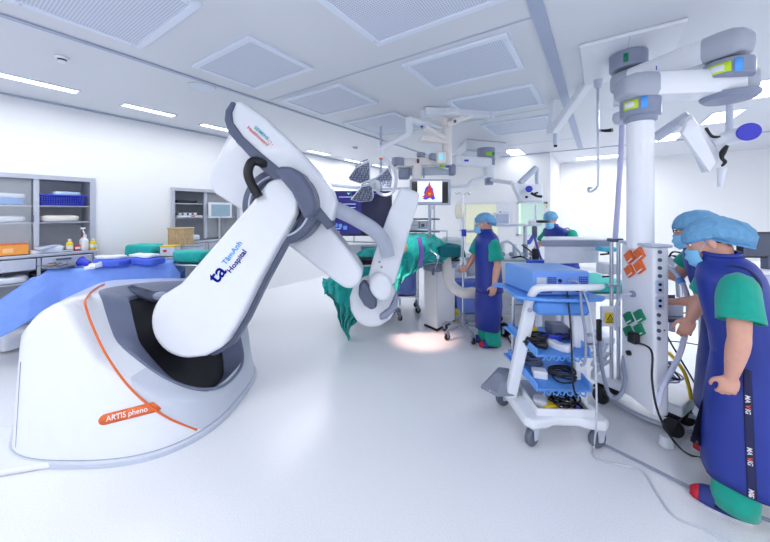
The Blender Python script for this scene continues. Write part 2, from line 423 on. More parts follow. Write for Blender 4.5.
# ------------------------------------------------------------------ C-arm robot
rob = empty('angiography_robot', W(-1.95, 2.75, 0), 'large white C-arm robot with orange striped housing and long diagonal arms', 'medical robot')
CU, CW = -1.985, 2.76
def sup(a, e): return math.copysign(abs(a) ** (2 / e), a)
def outer(th, k=1.):   # housing footprint
    k *= 1 + .55 * max(0, math.cos(th - R(135))) ** 2
    return (CU + .715 * k * sup(math.cos(th), 2.8), CW + .72 * k * sup(math.sin(th), 2.8))
OU, OW = -1.77, 2.74
def inner(th, k=1.):   # opening outline seen from above
    return (OU + .47 * k * sup(math.cos(th), 2.5), OW + .47 * k * sup(math.sin(th), 2.5))
def smin(a, b, k=.08):
    h = max(0, min(1, .5 + .5 * (b - a) / k)); return b * (1 - h) + a * h - k * h * (1 - h)
def topz(u, w):
    q = max(0, min(1, (-1.28 - u) / .42)); q = q * q * (3 - 2 * q)
    sl = .205 + .80 * (-1.30 - u) + 1.5 * max(0, w - 2.66) ** 2 * q + 1.2 * max(0, -1.92 - u)
    cap = 1.06 - .14 * max(0, w - 2.2)
    left = 1.085 - 1.1 * max(0, -u - 2.15 - .55 * (w - 2.2)) ** 1.3
    return max(.09, smin(smin(sl, cap, .12), left, .16))
NT = 96
def base_rings():
    rings = []
    def rg(fn): return [W(*fn(2 * PI * j / NT)) for j in range(NT)]
    def wall(k, zf):
        def f(th):
            u, w = outer(th, k); t = topz(*outer(th, .96)); return u, w, zf(t)
        return f
    rings.append(rg(wall(1.03, lambda t: .045)))
    rings.append(rg(wall(1.025, lambda t: .09)))
    for q in (.2, .4, .6, .8, .92):
        rings.append(rg(wall(1.025 - .045 * q, lambda t, q=q: .09 + (t - .14) * q)))
    rings.append(rg(wall(.975, lambda t: t - .035)))
    rings.append(rg(wall(.955, lambda t: t - .012)))
    for q in (0, .25, .5, .75, 1):
        def f(th, q=q):
            a = outer(th, .925); b = inner(th, 1.03); u = a[0] * (1 - q) + b[0] * q; w = a[1] * (1 - q) + b[1] * q
            return u, w, topz(u, w)
        rings.append(rg(f))
    return rings
mb = MB(); br = base_rings(); mb.loft(br, cap=False)
# orange stripe
st = []
def wallpt(u, z, off=.006, front=True):     # point on the front wall at lateral u, height z
    t0 = topz(u, 2.2)
    k = 1.025 - .045 * max(0, min(1, (z - .09) / max(.05, t0 - .14)))
    c = (u - CU) / (.715 * k); c = max(-.999, min(.999, c))
    s_ = (1 - abs(c) ** 2.8) ** (1 / 2.8)
    return W(u, CW - .72 * k * s_ - off, z)
def onwall(px, py, off=.008):       # the front wall point seen at px,py
    w = 2.1
    for _ in range(30):
        u = (px - 385) / FPX * w; z = CH - (py - HY) / FPX * w
        p = wallpt(u, z, off); w = w * .5 + .5 * p.dot(FW)
    return wallpt((px - 385) / FPX * w, CH - (py - HY) / FPX * w, off)
st = [onwall(*q) for q in ((85, 302), (87, 311), (92, 325), (103, 349), (116, 370), (131, 389), (150, 406), (170, 419), (197, 430))]
def cubic_fit(zs, us):          # least squares u = a z^3 + b z^2 + c z + d
    A = [[0.] * 5 for _ in range(4)]
    for z_, u_ in zip(zs, us):
        r = [z_ ** 3, z_ ** 2, z_, 1.]
        for a_ in range(4):
            for b_ in range(4): A[a_][b_] += r[a_] * r[b_]
            A[a_][4] += r[a_] * u_
    for a_ in range(4):
        p_ = max(range(a_, 4), key=lambda x: abs(A[x][a_])); A[a_], A[p_] = A[p_], A[a_]
        for r_ in range(4):
            if r_ != a_:
                f_ = A[r_][a_] / A[a_][a_]; A[r_] = [x - f_ * y for x, y in zip(A[r_], A[a_])]
    return [A[a_][4] / A[a_][a_] for a_ in range(4)]
_sp = spline(st, 6); C3, *CC = cubic_fit([q.z for q in _sp], [q.dot(RT) for q in _sp])
hm = mat('housing_enamel', srgb(228, 231, 238), .28, var=.01, coat=.3)
def two_tone():      # the band on the arm side of the stripe is coloured greyer
    nt = hm.node_tree; b = nt.nodes['Principled BSDF']; N = nt.nodes.new; L = nt.links.new
    g = N('ShaderNodeNewGeometry')
    def dot(v):
        d = N('ShaderNodeVectorMath'); d.operation = 'DOT_PRODUCT'; d.inputs[1].default_value = v; L(g.outputs['Position'], d.inputs[0]); return d.outputs['Value']
    def mth(op, a, b_=None):
        n = N('ShaderNodeMath'); n.operation = op
        for i, x in enumerate((a, b_)):
            if x is None: continue
            if isinstance(x, (int, float)): n.inputs[i].default_value = x
            else: L(x, n.inputs[i])
        return n.outputs[0]
    u = dot(RT); w = dot(FW); z = dot(UPV)
    ue = mth('ADD', u, mth('MULTIPLY', mth('MAXIMUM', mth('SUBTRACT', w, 2.35), 0.), .5))
    g_ = C3
    for c_ in CC: g_ = mth('ADD', mth('MULTIPLY', g_, z), c_)
    m = mth('GREATER_THAN', ue, g_)
    mx = N('ShaderNodeMix'); mx.data_type = 'RGBA'
    old = b.inputs['Base Color'].links[0].from_socket
    L(m, mx.inputs['Factor']); L(old, mx.inputs['A']); mx.inputs['B'].default_value = (*srgb(203, 209, 222), 1)
    L(mx.outputs['Result'], b.inputs['Base Color'])
two_tone()
mb.build('housing', hm, rob, ang=75)
# grey rim sloping into the opening, black cavity
def inr(k, dz):
    o = []
    for j in range(NT):
        th = 2 * PI * j / NT; u, w = inner(th, k); z = topz(*inner(th, 1.0))
        o.append(W(u, w, z + dz))
    return o
rimm = mat('opening_grey', srgb(112, 120, 146), .4, var=.02)
MB().loft([inr(1.035, -.004), inr(1.03, .010), inr(1.0, .012), inr(.95, -.002), inr(.72, -.06), inr(.69, -.07), inr(.68, -.10)], cap=False).build('opening_rim', rimm, rob, ang=50)
def cav(k, f):
    o = []
    for j in range(NT):
        th = 2 * PI * j / NT; u, w = inner(th, k); z = topz(*inner(th, 1.0)) - .1; o.append(W(u, w, max(.06, z - f)))
    return o
MB().loft([cav(.685, 0), cav(.66, .25), cav(.6, .5), cav(.3, .7)], cap=True).build('cavity_lining', black, rob)
# plinth
pl = lambda k, z: [W(*outer(2 * PI * j / NT, k), z) for j in range(NT)]
MB().loft([pl(1.055, 0.001), pl(1.055, .03), pl(1.04, .042), pl(.9, .044)], cap=False).build('plinth', lgrey, rob)
def ontop(px, py):
    w = 1.95
    while w < 3.6:
        u = (px - 385) / FPX * w; z = CH - (py - HY) / FPX * w
        if z <= topz(u, w) + .006: break
        w += .005
    return W(u, w, z)
tp = [ontop(104, 284), ontop(98, 287), ontop(92, 291), ontop(88, 296)]
MB().tube(tp + st, .0065, n=8).build('orange_stripe', orange, rob)
# panel seam on the left
sm = [wallpt(-2.43, z, .001) for z in (.07, .2, .35, .5, .62)]
MB().tube(sm, .0022, n=6).build('panel_seam', mgrey, rob)
# badge with lettering
def badgept(x, y, off):      # x along, y across from the badge's left end centre, metres
    return onwall(105 + x * 262, 419.5 - x * 66 - y * 190, off)
pol = []
L = .205; r = .028
for i in range(13): a = PI / 2 + PI * i / 12; pol.append((r * .9 * math.cos(a), r * math.sin(a)))
for i in range(9): pol.append((L * (i + 1) / 9 + .0, -r))
pol += [(L + .010, -r * .6), (L - .02, r)]
for i in range(8): pol.append((L - .035 - (L - .035) * i / 8, r))
bm_ = MB(); bm_.add([badgept(x, y, .004) for x, y in pol], [tuple(range(len(pol)))]); bm_.build('badge', orange, rob, solid=.004)
vs_, fs_ = text_geo('ARTIS pheno', .042, .0008)
tm = MB(); sc_ = .158 / max(v.x for v in vs_)
tm.add([badgept(.004 + v.x * sc_, -.013 + v.y, .013 + v.z) for v in vs_], fs_); tm.build('badge_lettering', mat('white_ink', (1, 1, 1), .5), rob, smooth=False)
# base cover on the floor running off to the left
MB().prism([W(-2.05, 2.02, .002), W(-2.5, 2.35, .002), W(-3.9, 2.35, .002), W(-3.6, 1.60, .002)], (0, 0, .035)).build('floor_duct', white_m, rob, bevel=.012)

def slabpx(name, pts, w, th, m, bevel=.02, parent=rob, dw=None, seg=3, ang=40):
    """plate outlined as seen, w metres away (w may vary linearly over px), th deep along the viewing axis"""
    poly = [PL(x, y, w) for x, y in pts] if isinstance(w, tuple) else [P(x, y, w) for x, y in pts]
    return MB().prism(poly, FW * th if dw is None else dw).build(name, m, parent, bevel=bevel, seg=seg, ang=ang)
def arc(cx, cy, r, a0, a1, n=10, ry=None):
    return [(cx + r * math.cos(R(a0 + (a1 - a0) * i / n)), cy + (ry or r) * math.sin(R(a0 + (a1 - a0) * i / n))) for i in range(n + 1)]
armp = plane_of(P(187, 322, 2.46), P(279, 198, 2.64), RT)
def shift(pl, d): return pl[0] + FW * d, pl[1]
covp = plane_of(P(230, 130, 2.66), P(330, 200, 2.79), UPV)
# lower arm: white front shell, grey back shell
lower = arc(187, 322, 37, 225, 80, 16) + [(205, 357), (222, 348), (240, 318), (258, 281), (276, 248), (296, 214)] + arc(279, 198, 19.5, 10, -130, 12) + [(250, 204), (215, 244), (180, 284)]
slabpx('lower_arm', lower, armp, .17, white, .03, seg=5)
back = [(188, 350), (214, 357), (232, 346), (247, 322), (266, 283), (284, 250), (302, 214), (296, 186), (279, 181), (240, 222), (190, 285), (163, 330)]
slabpx('arm_backing', back, shift(armp, .13), .12, dgrey, .02)
# logo on the arm
up_ = (PL(270, 215, armp) - PL(206, 300, armp)).normalized()
sd_ = up_.cross(armp[1]).normalized()
if sd_.dot(RT) > 0: sd_ = -sd_
def logo_text(s, size, px, py, m, bold):
    text(s, size, PL(px, py, shift(armp, -.004)), up_, sd_, 'logo_lettering', m, rob, bold=bold)
navyink = mat('navy_ink', srgb(4, 26, 128), .8, spec=.1); cyan = mat('cyan_ink', srgb(40, 150, 225), .4); redink = mat('coral_ink', srgb(228, 90, 80), .4)
logo_text('ta', .165, 217, 284.5, navyink, .006)
logo_text('TâmAnh', .062, 225.5, 265.5, cyan, .0012)
logo_text('Hospital', .062, 230.5, 273.5, navyink, .0022)
# elbow joint
ec = P(280, 206, 2.74)
axd = (FW + RT * .05).normalized()
xj, yj = frame(axd)
def annulus(c, r0, r1, t, name, m, n=56, a0=0, a1=360, bevel=.006):
    mb = MB(); rr = []
    for rad, d in ((r0, 0), (r1, 0), (r1, t), (r0, t)):
        rr.append([c + axd * d + xj * (rad * math.cos(R(a0 + (a1 - a0) * j / n))) + yj * (rad * math.sin(R(a0 + (a1 - a0) * j / n))) for j in range(n)])
    mb.loft(rr + [rr[0]], cap=False); return mb.build(name, m, rob, bevel=bevel)
MB().cyl(ec + axd * .02, ec + axd * .22, .335, .345, n=56).build('elbow_disc', dgrey, rob, bevel=.02, seg=3)
annulus(ec - axd * .03, .255, .272, .06, 'elbow_ring', lgrey); annulus(ec - axd * .02, .272, .325, .06, 'elbow_rim', dgrey)
MB().cyl(ec - axd * .03, ec + axd * .05, .19, n=40).build('elbow_hub', blackg, rob, bevel=.01)
for a in (200, 235, 262, 290):
    c = ec + xj * (.31 * math.cos(R(a))) + yj * (.31 * math.sin(R(a)))
    MB().cyl(c, c + axd * .03, .011, n=12).build('elbow_bolt', steel, rob)
# black corrugated hose
hz = [P(266, 166, 2.72), P(260, 162, 2.66), P(252, 162, 2.62), P(248, 172, 2.6), P(251, 183, 2.6), P(259, 197, 2.62)]
pts = spline(hz, 14); rr = [.039 if i % 2 else .035 for i in range(len(pts))]
MB().tube(pts, rr, n=16, smooth=False).build('corrugated_hose', black, rob, ang=80)
# second slab (C-arm carriage) and front cover
carr = [(229, 132), (222, 146), (210, 172), (208, 183), (213, 193), (232, 205), (258, 222), (276, 237), (305, 259), (332, 280), (345, 289), (354, 289), (361, 281), (362, 270), (352, 255), (330, 228), (300, 190), (262, 150), (236, 128)]
slabpx('carriage', carr, 2.98, .30, white, .05, seg=5)
cover = [(233, 101), (240, 100), (262, 115), (290, 141), (316, 169), (331, 188), (336, 203), (332, 220), (325, 228), (312, 214), (292, 186), (268, 166), (246, 146), (231, 127), (228, 113)]
slabpx('cover', cover, covp, .20, white, .03, seg=5)
edge = [(231, 101), (235, 102), (231, 112), (232, 122), (243, 137), (262, 154), (284, 172), (300, 186), (318, 205), (331, 221), (333, 226), (327, 230), (322, 224), (306, 209), (286, 192), (262, 170), (246, 153), (228, 133), (224, 120), (225, 110)]
slabpx('cover_edging', edge, shift(covp, -.025), .21, dgrey, .012, seg=3)
cap = [(278, 166), (290, 166), (302, 174), (312, 190), (316, 206), (312, 216), (303, 219), (298, 206), (291, 192), (281, 180), (274, 172)]
slabpx('joint_cap', cap, 2.56, .2, dgrey, .035, seg=4)
MB().tube([P(236, 142, 2.96), P(262, 166, 2.96), P(284, 188, 2.96)], .004).build('panel_seam', mgrey, rob)
# maker's lettering on the cover
cf = shift(covp, -.004)
cd = (PL(274, 157, cf) - PL(246, 132, cf))
cu_ = (PL(262, 130, cf) - PL(255, 140, cf))
text('SIEMENS', .040, PL(253.5, 128, cf), cd, cu_, 'cover_lettering', mat('teal_ink', srgb(0, 170, 190), .4), rob, bold=.0006)
text('Healthineers', .043, PL(246.5, 128, cf), cd, cu_, 'cover_lettering', redink, rob, bold=.0004)
dots = MB()
for i in range(7):
    px, py = 267 + 2.2 * (i % 3) + (i // 3), 139 + 2.6 * (i // 3) + 1.4 * (i % 3)
    dots.cyl(PL(px, py, cf), PL(px, py, covp), .004, n=8)
dots.build('emblem_dots', redink, rob)
# curved beam of the C
beam_pts = [(331, 207), (345, 213), (360, 221), (374, 230), (384, 242), (388, 256)]
mb = MB(); sp = spline([P(x, y, 3.0 + i * .03) for i, (x, y) in enumerate(beam_pts)], 8)
rings = []
for i, p in enumerate(sp):
    d = (sp[min(i + 1, len(sp) - 1)] - sp[max(i - 1, 0)]).normalized(); s_ = d.cross(FW).normalized()
    rings.append([p + s_ * a * (.070 - .005 * i / len(sp)) + FW * b * .09 for a, b in ((-1, -.8), (-.8, -1), (.8, -1), (1, -.8), (1, .8), (.8, 1), (-.8, 1), (-1, .8))])
mb.loft(rings).build('c_beam', mat('beam_grey', srgb(172, 179, 196), .4), rob, ang=60)
# tube column and head
col = [(401, 187), (413, 190), (420, 193), (418, 205), (409, 234), (401, 262), (395, 284), (385, 290), (372, 288), (368, 278), (372, 262), (380, 238), (390, 210)]
slabpx('tube_column', col, 3.26, .2, white, .03, seg=4)
head = [(352, 290), (360, 281), (372, 278), (390, 284), (398, 296), (397, 308), (391, 320), (380, 328), (367, 329), (356, 323), (350, 311), (349, 299)]
slabpx('tube_head', head, 3.30, .26, white, .06, seg=5)
slabpx('tube_cap', [(369, 279), (378, 273), (388, 277), (393, 288), (391, 298), (384, 303), (376, 300), (369, 291)], 3.14, .16, white, .05, seg=5)
slabpx('head_band', [(359, 284), (365, 281), (370, 290), (377, 301), (377, 308), (371, 311), (364, 306), (358, 296)], 3.16, .14, dgrey, .03, seg=4)
slabpx('head_trim', [(396, 294), (399, 298), (397, 309), (387, 319), (380, 321), (379, 316), (389, 309)], 3.24, .20, mgrey, .02, seg=3)
for k, (a, b) in enumerate(((379.5, 266), (381.5, 271))):
    MB().cyl(P(a, b - 4, 3.245), P(a, b - 4, 3.27), .012, n=12).build('indicator', mgrey, rob)
# bellows inside the opening
bp = [P(130, 290, 2.75), P(140, 293, 2.72), P(150, 296, 2.70), P(160, 297, 2.68)]
pts = spline(bp, 8); MB().tube(pts, [.045 if i % 2 else .03 for i in range(len(pts))], n=16, smooth=False).build('bellows', dgrey, rob, ang=80)
MB().ell(P(161, 296, 2.62), (.065, .04, .035), Matrix.Rotation(YAW, 3, 'Z')).build('arm_pivot', mgrey, rob)
MB().cyl(W(-1.45, 3.12, .93), W(-1.45, 3.06, .93), .03, n=20).build('housing_port', dgrey, rob)
# ------------------------------------------------------------------ soft shapes
def catm(a, t):
    n = len(a) - 1; x = t * n; i = min(int(x), n - 1); f = x - i
    p0, p1, p2, p3 = a[max(i - 1, 0)], a[i], a[i + 1], a[min(i + 2, n)]
    return .5 * ((2 * p1) + (p2 - p0) * f + (2 * p0 - 5 * p1 + 4 * p2 - p3) * f * f + (3 * p1 - p0 - 3 * p2 + p3) * f ** 3)
def lin(a, t):
    n = len(a) - 1; x = t * n; i = min(int(x), n - 1); f = x - i
    return a[i] * (1 - f) + a[i + 1] * f
def patch(ctrl, nu, nv, amp=.01, fr=6., crisp=False, seed=0., fold=0., nf=6):
    rows = [[Vector(p) for p in r] for r in ctrl]; fn = lin if crisp else catm
    def f(a, b):
        p = fn([fn(r, a) for r in rows], b)
        n = noise.noise_vector(p * fr + Vector((seed, 0, 0))) + .5 * noise.noise_vector(p * fr * 2.3 + Vector((seed, 3, 0)))
        q = math.sin(2 * PI * nf * (a + .05 * math.sin(b * 5 + seed)) + 2.2 * noise.noise(p * 3)) * fold * min(1., .15 + b)
        return p + n * amp - FW * q
    return MB().grid(f, nu, nv)
def bundle(name, c, size, rz, m, label, cat, group=None, amp=.012, parent=None, sup_=.38):
    """folded or wrapped soft pack: a wrinkled rounded block standing on c"""
    mb = MB(); M = Matrix.Rotation(rz, 3, 'Z'); hx, hy, hz = [s / 2 for s in size]
    mb.ell((0, 0, 0), (hx, hy, hz), None, 28, 16, sup_)
    cc = Vector(c) + Vector((0, 0, hz)); out = []
    for v in mb.v:
        n = noise.noise_vector(v * 9 + cc * 3) * amp
        out.append(M @ (v + n * (1 if v.z > -hz * .8 else .2)) + cc)
    mb.v = out
    o = mb.build(name, m, parent, ang=60)
    if label: tag(o, label, cat, group)
    return o

# ------------------------------------------------------------------ wall cupboards
dullm = mat('satin_steel', srgb(196, 200, 212), .4, .4, var=.04)
dulld = mat('cabinet_inside', srgb(196, 200, 210), .5, .1, var=.04)
def cupboard(hole, counter, shelves, divs, label, proud, open_bay):
    y0, y1, z0, z1 = hole; x0, x1 = XL - .44, XL + .012; t = .018
    e = empty('supply_cupboard', (XL, (y0 + y1) / 2, 0), label, 'cupboard')
    mb = MB()
    for a, b in ((y0 + .004, y0 + .004 + t), (y1 - .004 - t, y1 - .004)): mb.box(((x0 + x1) / 2, (a + b) / 2, (z0 + z1) / 2), (x1 - x0, b - a, z1 - z0 - .01))
    for z in (z0 + .012, z1 - .014): mb.box(((x0 + x1) / 2, (y0 + y1) / 2, z), (x1 - x0, y1 - y0 - .05, t))
    mb.box((x0, (y0 + y1) / 2, (z0 + z1) / 2), (.01, y1 - y0 - .01, z1 - z0 - .01))
    mb.build('carcass', dulld, e, smooth=False)
    f = MB(); w = .035
    for a, b, c, d in ((y0 - .02, y1 + .02, z1 - w, z1 + .02), (y0 - .02, y0 + w, counter, z1 - w), (y1 - w, y1 + .02, counter, z1 - w)):
        f.box((XL + .012, (a + b) / 2, (c + d) / 2), (.03, b - a, d - c))
    f.build('face_frame', dullm, e, bevel=.003)
    for d in divs: MB().box((XL - .02, d, (counter + z1) / 2), (.05, .05, z1 - counter - .04)).build('sliding_door_frame', dullm, e, bevel=.004)
    for s_ in shelves: MB().box(((x0 + x1) / 2 - .02, (y0 + y1) / 2, s_), (x1 - x0 - .06, y1 - y0 - .06, .016)).build('shelf', dullm, e, smooth=False)
    if open_bay:
        a, b = open_bay
        MB().box((XL - .015, (a + b) / 2, (counter + z1) / 2), (.006, b - a, z1 - counter - .06)).build('glass_door', glassm, e, smooth=False)
        MB().box((XL + .005, b + .012, (counter + z1) / 2 - .05), (.012, .012, .09)).build('door_pull', dgrey, e, bevel=.003)
    # lower part, standing proud of the wall
    MB().box((XL + proud / 2 - .2, (y0 + y1) / 2, counter - .02), (.40 + proud, y1 - y0 + .02, .035)).build('counter', dullm, e, bevel=.006)
    MB().box((XL + proud / 2 - .2, (y0 + y1) / 2, counter - .34), (.38 + proud, y1 - y0 - .02, .012)).build('lower_shelf', dulld, e, smooth=False)
    ys = [y0 + .02] + list(divs) + [y1 - .02]
    for a, b in zip(ys, ys[1:]):
        d = MB().box((XL + proud - .012, (a + b) / 2, counter - .12), (.022, b - a - .05, .135)).build('drawer', dullm, e, bevel=.006)
        MB().box((XL + proud + .004, a + (b - a) * .42, counter - .085), (.014, .14, .022)).build('recessed_pull', dgrey, d, bevel=.004)
    for y in [y0 + .012] + list(divs) + [y1 - .012]: MB().box((XL + proud - .02, y, (counter - .04) / 2), (.03, .03, counter - .06)).build('post', dullm, e, smooth=False)
    return e
CT1 = 1.115
cupboard(N1, CT1, (1.695, 1.485), (.12, .84), 'built-in steel supply cupboard at the left edge, holding the blue basket', .15, (.15, .80))
CT2 = 1.13
cupboard(N2, CT2, (1.76, 1.52), (2.87,), 'built-in steel supply cupboard partly hidden behind the white robot arm', .05, (2.9, 3.44))
# lattice basket
def basket(c, ln, wd, ht, m, label):
    e = empty('storage_basket', c, label, 'basket'); c = Vector(c)
    b = MB().box(c + UPV * .006, (wd * .8, ln * .86, .008)); b.build('basket_floor', m, e, smooth=False)
    def side(p, q, out):
        mb = MB(); L = (q - p).length; n = int(L / .022); d = (q - p) / n
        for i in range(n + 1): a = p + d * i; mb.tube([a * 1 + Vector((0, 0, .005)) , a + out * .03 + Vector((0, 0, ht))], .0035, n=5, smooth=False)
        for k in range(1, 6): z = ht * k / 6; mb.tube([p + out * .03 * k / 6 + UPV * z, q + out * .03 * k / 6 + UPV * z], .0035, n=5, smooth=False)
        return mb
    hx, hy = wd * .4, ln * .43; q = [c + Vector(v) for v in ((-hx, -hy, 0), (hx, -hy, 0), (hx, hy, 0), (-hx, hy, 0))]
    for i, o_ in enumerate(((0, -1, 0), (1, 0, 0), (0, 1, 0), (-1, 0, 0))): side(q[i], q[(i + 1) % 4], Vector(o_)).build('lattice_side', m, e, smooth=False)
    rim = [c + Vector(v) + UPV * ht for v in ((-hx - .03, -hy - .03, 0), (hx + .03, -hy - .03, 0), (hx + .03, hy + .03, 0), (-hx - .03, hy + .03, 0))]
    MB().tube(rim + [rim[0]], .009, n=8, smooth=False).build('basket_rim', m, e)
basket((XL - .13, 1.085, 1.704), .44, .26, .13, blue_p, 'cobalt blue lattice basket on the top shelf of the left cupboard')
bundle('folded_cloth', (XL - .13, 1.12, 1.84), (.2, .26, .05), .1, mat('pale_blue_wrap', srgb(190, 215, 245), .8, bump=.3), 'pale blue cloth lying on top of the cobalt lattice basket', 'cloth')
cream = mat('cream_cloth', srgb(226, 224, 214), .85, var=.03, bump=.4, bscale=40)
bundle('folded_linen', (XL - .13, 1.06, 1.494), (.24, .36, .08), 0, cream, 'cream folded linen on the shelf under the blue basket', 'cloth')
for z, lab, mm, hh in ((1.704, 'blue and white wrapped pack behind glass on the upper left shelf', skyblue, .09), (1.494, 'white wrapped pack behind glass on the second left shelf', whitecloth, .08)):
    bundle('wrapped_pack', (XL - .2, .62, z), (.26, .30, hh), 0, mm, lab, 'package')
    bundle('wrapped_pack', (XL - .2, .32, z), (.26, .26, hh), 0, whitecloth, lab.replace('wrapped pack', 'wrapped parcel').replace('left shelf', 'left shelf, nearest the edge'), 'package')
    if mm is skyblue: bundle('wrapped_pack', (XL - .2, .62, z + .085), (.24, .30, .06), 0, whitecloth, 'white pack lying on the blue one behind the cupboard glass', 'package')
# things on the counter
orb = empty('carton', (XL + .05, .62, CT1), 'orange carton at the left end of the steel counter', 'box')
MB().box((XL + .05, .62, CT1 + .065), (.16, .28, .12)).build('carton_body', mat('orange_card', srgb(245, 160, 70), .6), orb, bevel=.006)
MB().box((XL + .05, .62, CT1 + .129), (.164, .284, .006)).build('carton_lid', orange, orb, bevel=.002)
MB().box((XL + .132, .60, CT1 + .06), (.003, .08, .05)).build('carton_label', mat('pale_orange', srgb(250, 200, 140), .6), orb, smooth=False)
for i, (y, sz, rz, lab) in enumerate(((.88, (.16, .20, .05), .1, 'flat white packet on the counter beside the orange carton'), (1.0, (.16, .16, .07), -.3, 'crumpled white packet in the middle of the left counter'), (.93, (.14, .22, .035), .3, 'thin grey packet leaning on the white ones on the left counter'))):
    bundle('sterile_packet', (XL + .04 + .02 * i, y, CT1 + (.05 if i == 2 else 0)), sz, rz, (whitecloth, whitecloth, mat('packet_grey', srgb(190, 196, 215), .5, bump=.3))[i], lab, 'packet', amp=.025)
def bottle(c, r, h, body, cap, label, spray=False):
    c = Vector(c); e = empty('bottle', c, label, 'bottle')
    MB().lathe(c, [(r * .92, 0), (r, .006), (r, h * .62), (r * .85, h * .72), (r * .42, h * .80), (r * .40, h * .86)], 20).build('bottle_body', body, e)
    MB().lathe(c, [(r * .5, h * .85), (r * .5, h), (r * .42, h * 1.01)], 16).build('bottle_cap', cap, e)
    MB().lathe(c, [(r * 1.01, h * .2), (r * 1.012, h * .5)], 20, cap=False).build('bottle_label', mat('label_paper', srgb(236, 236, 228), .6), e)
    if spray:
        MB().cyl(c + UPV * h, c + UPV * h * 1.42 + Vector((-.02, -.02, 0)), .008, n=8).build('spray_stem', white_m, e)
        MB().box(c + UPV * h * 1.45 + Vector((-.0, -.02, 0)), (.02, .05, .022)).build('spray_head', white_m, e, bevel=.004)
bottle((XL + .08, 1.12, CT1), .036, .155, yellow, white_m, 'yellow bottle on the left counter beside the red items')
bottle((XL + .10, 1.345, CT1), .036, .15, yellow, white_m, 'yellow bottle at the right end of the left counter')
bottle((XL + .09, 1.265, CT1), .038, .20, white_m, white_m, 'white spray bottle with a long stem on the left counter', True)
bottle((XL + .0, 1.27, CT1), .04, .20, white_m, red, 'white bottle with red cap behind the spray bottle')
bx = empty('small_box', (XL + .05, 1.20, CT1), 'small red and white box between the bottles on the left counter', 'box')
MB().box((XL + .05, 1.195, CT1 + .035), (.08, .06, .07)).build('box_body', red, bx, bevel=.004); MB().box((XL + .092, 1.195, CT1 + .035), (.003, .05, .03)).build('box_label', white_m, bx, smooth=False)
MB2 = MB().box((XL + .06, 1.06, CT1 + .01), (.14, .16, .018)); tag(MB2.build('instrument_tray', steel, bevel=.005), 'shallow steel tray on the left counter in front of the packets', 'tray')
# supplies under the counter
for i, (y, z, sz, mm, lab) in enumerate(((.6, CT1 - .334, (.3, .34, .09), whitecloth, 'white supplies bundle on the lower shelf under the left counter'), (.95, CT1 - .334, (.3, .3, .10), mat('dark_wrap', srgb(70, 76, 92), .6, bump=.3), 'dark bundle on the lower shelf under the left counter'),
                                       (.7, .03, (.35, .45, .20), whitecloth, 'pale bundle on the floor under the left counter'))):
    bundle('supply_bundle', (XL - .02, y, z), sz, .2 * i, mm, lab, 'bundle', amp=.03)
# second cupboard contents
bundle('folded_cloth', (XL - .15, 2.6, 1.769), (.22, .34, .05), 0, mat('black_wrap', srgb(30, 34, 48), .6, bump=.3), 'black folded cloth on the top shelf of the far cupboard', 'cloth')
wt = empty('tray', (XL - .13, 2.62, 1.529), 'white tray of small parts on the second shelf of the far cupboard', 'tray')
MB().box((XL - .13, 2.62, 1.545), (.26, .40, .03)).build('tray_base', white_m, wt, bevel=.006); MB().box((XL + .002, 2.66, 1.547), (.004, .06, .014)).build('tray_tag', red, wt, smooth=False)
for k in range(4): MB().box((XL - .1, 2.48 + k * .08, 1.585), (.12, .05, .045)).build('tray_part', (dullm, lgrey)[k % 2], wt, bevel=.008)
mn = empty('wall_monitor', (XL + .06, 3.12, CT2 + .4), 'small white framed monitor in front of the far cupboard', 'monitor')
MB().box((XL + .05, 3.10, CT2 + .52), (.05, .42, .28)).build('monitor_case', white_m, mn, bevel=.012); MB().box((XL + .077, 3.10, CT2 + .52), (.004, .34, .21)).build('monitor_screen', mat('pale_screen', srgb(150, 178, 195), .3), mn, smooth=False)
MB().box((XL + .078, 3.10, CT2 + .40), (.006, .03, .008)).build('monitor_badge', mgrey, mn, smooth=False)
MB().cyl((XL + .02, 3.10, CT2 + .005), (XL + .02, 3.10, CT2 + .4), .018).build('monitor_stand', dullm, mn)
bundle('paper_pack', (XL - .13, 2.62, CT2), (.25, .36, .10), 0, whitecloth, 'white pack on the worktop of the far cupboard', 'package')
# wicker box
wk = bpy.data.materials.new('woven_cane'); wk.use_nodes = True
def _wk():
    nt = wk.node_tree; b = nt.nodes['Principled BSDF']; tc = nt.nodes.new('ShaderNodeTexCoord'); ck = nt.nodes.new('ShaderNodeTexBrick')
    ck.inputs['Scale'].default_value = 14; ck.inputs['Color1'].default_value = (*srgb(196, 164, 120), 1); ck.inputs['Color2'].default_value = (*srgb(214, 186, 144), 1); ck.inputs['Mortar'].default_value = (*srgb(140, 108, 74), 1)
    mp = nt.nodes.new('ShaderNodeMapping'); mp.inputs['Rotation'].default_value = (R(90), 0, R(90)); nt.links.new(tc.outputs['Object'], mp.inputs[0]); nt.links.new(mp.outputs[0], ck.inputs['Vector']); nt.links.new(ck.outputs[0], b.inputs['Base Color']); b.inputs['Roughness'].default_value = .7
_wk()
p = P(181, 238, 4.95)
wb = empty('cane_hamper', (p.x, p.y, 1.0), 'brown woven cane hamper standing at the left side of the far cupboard', 'basket')
zt = P(181, 227.5, 4.95).z; zb = P(181, 252, 4.95).z
M_ = Matrix.Rotation(YAW, 3, 'Z')
MB().box((p.x, p.y, (zt + zb) / 2), (.27, .22, zt - zb - .02), M=M_).build('hamper_body', wk, wb, bevel=.01)
MB().box((p.x, p.y, zt - .012), (.285, .235, .024), M=M_).build('hamper_lid', wk, wb, bevel=.008)
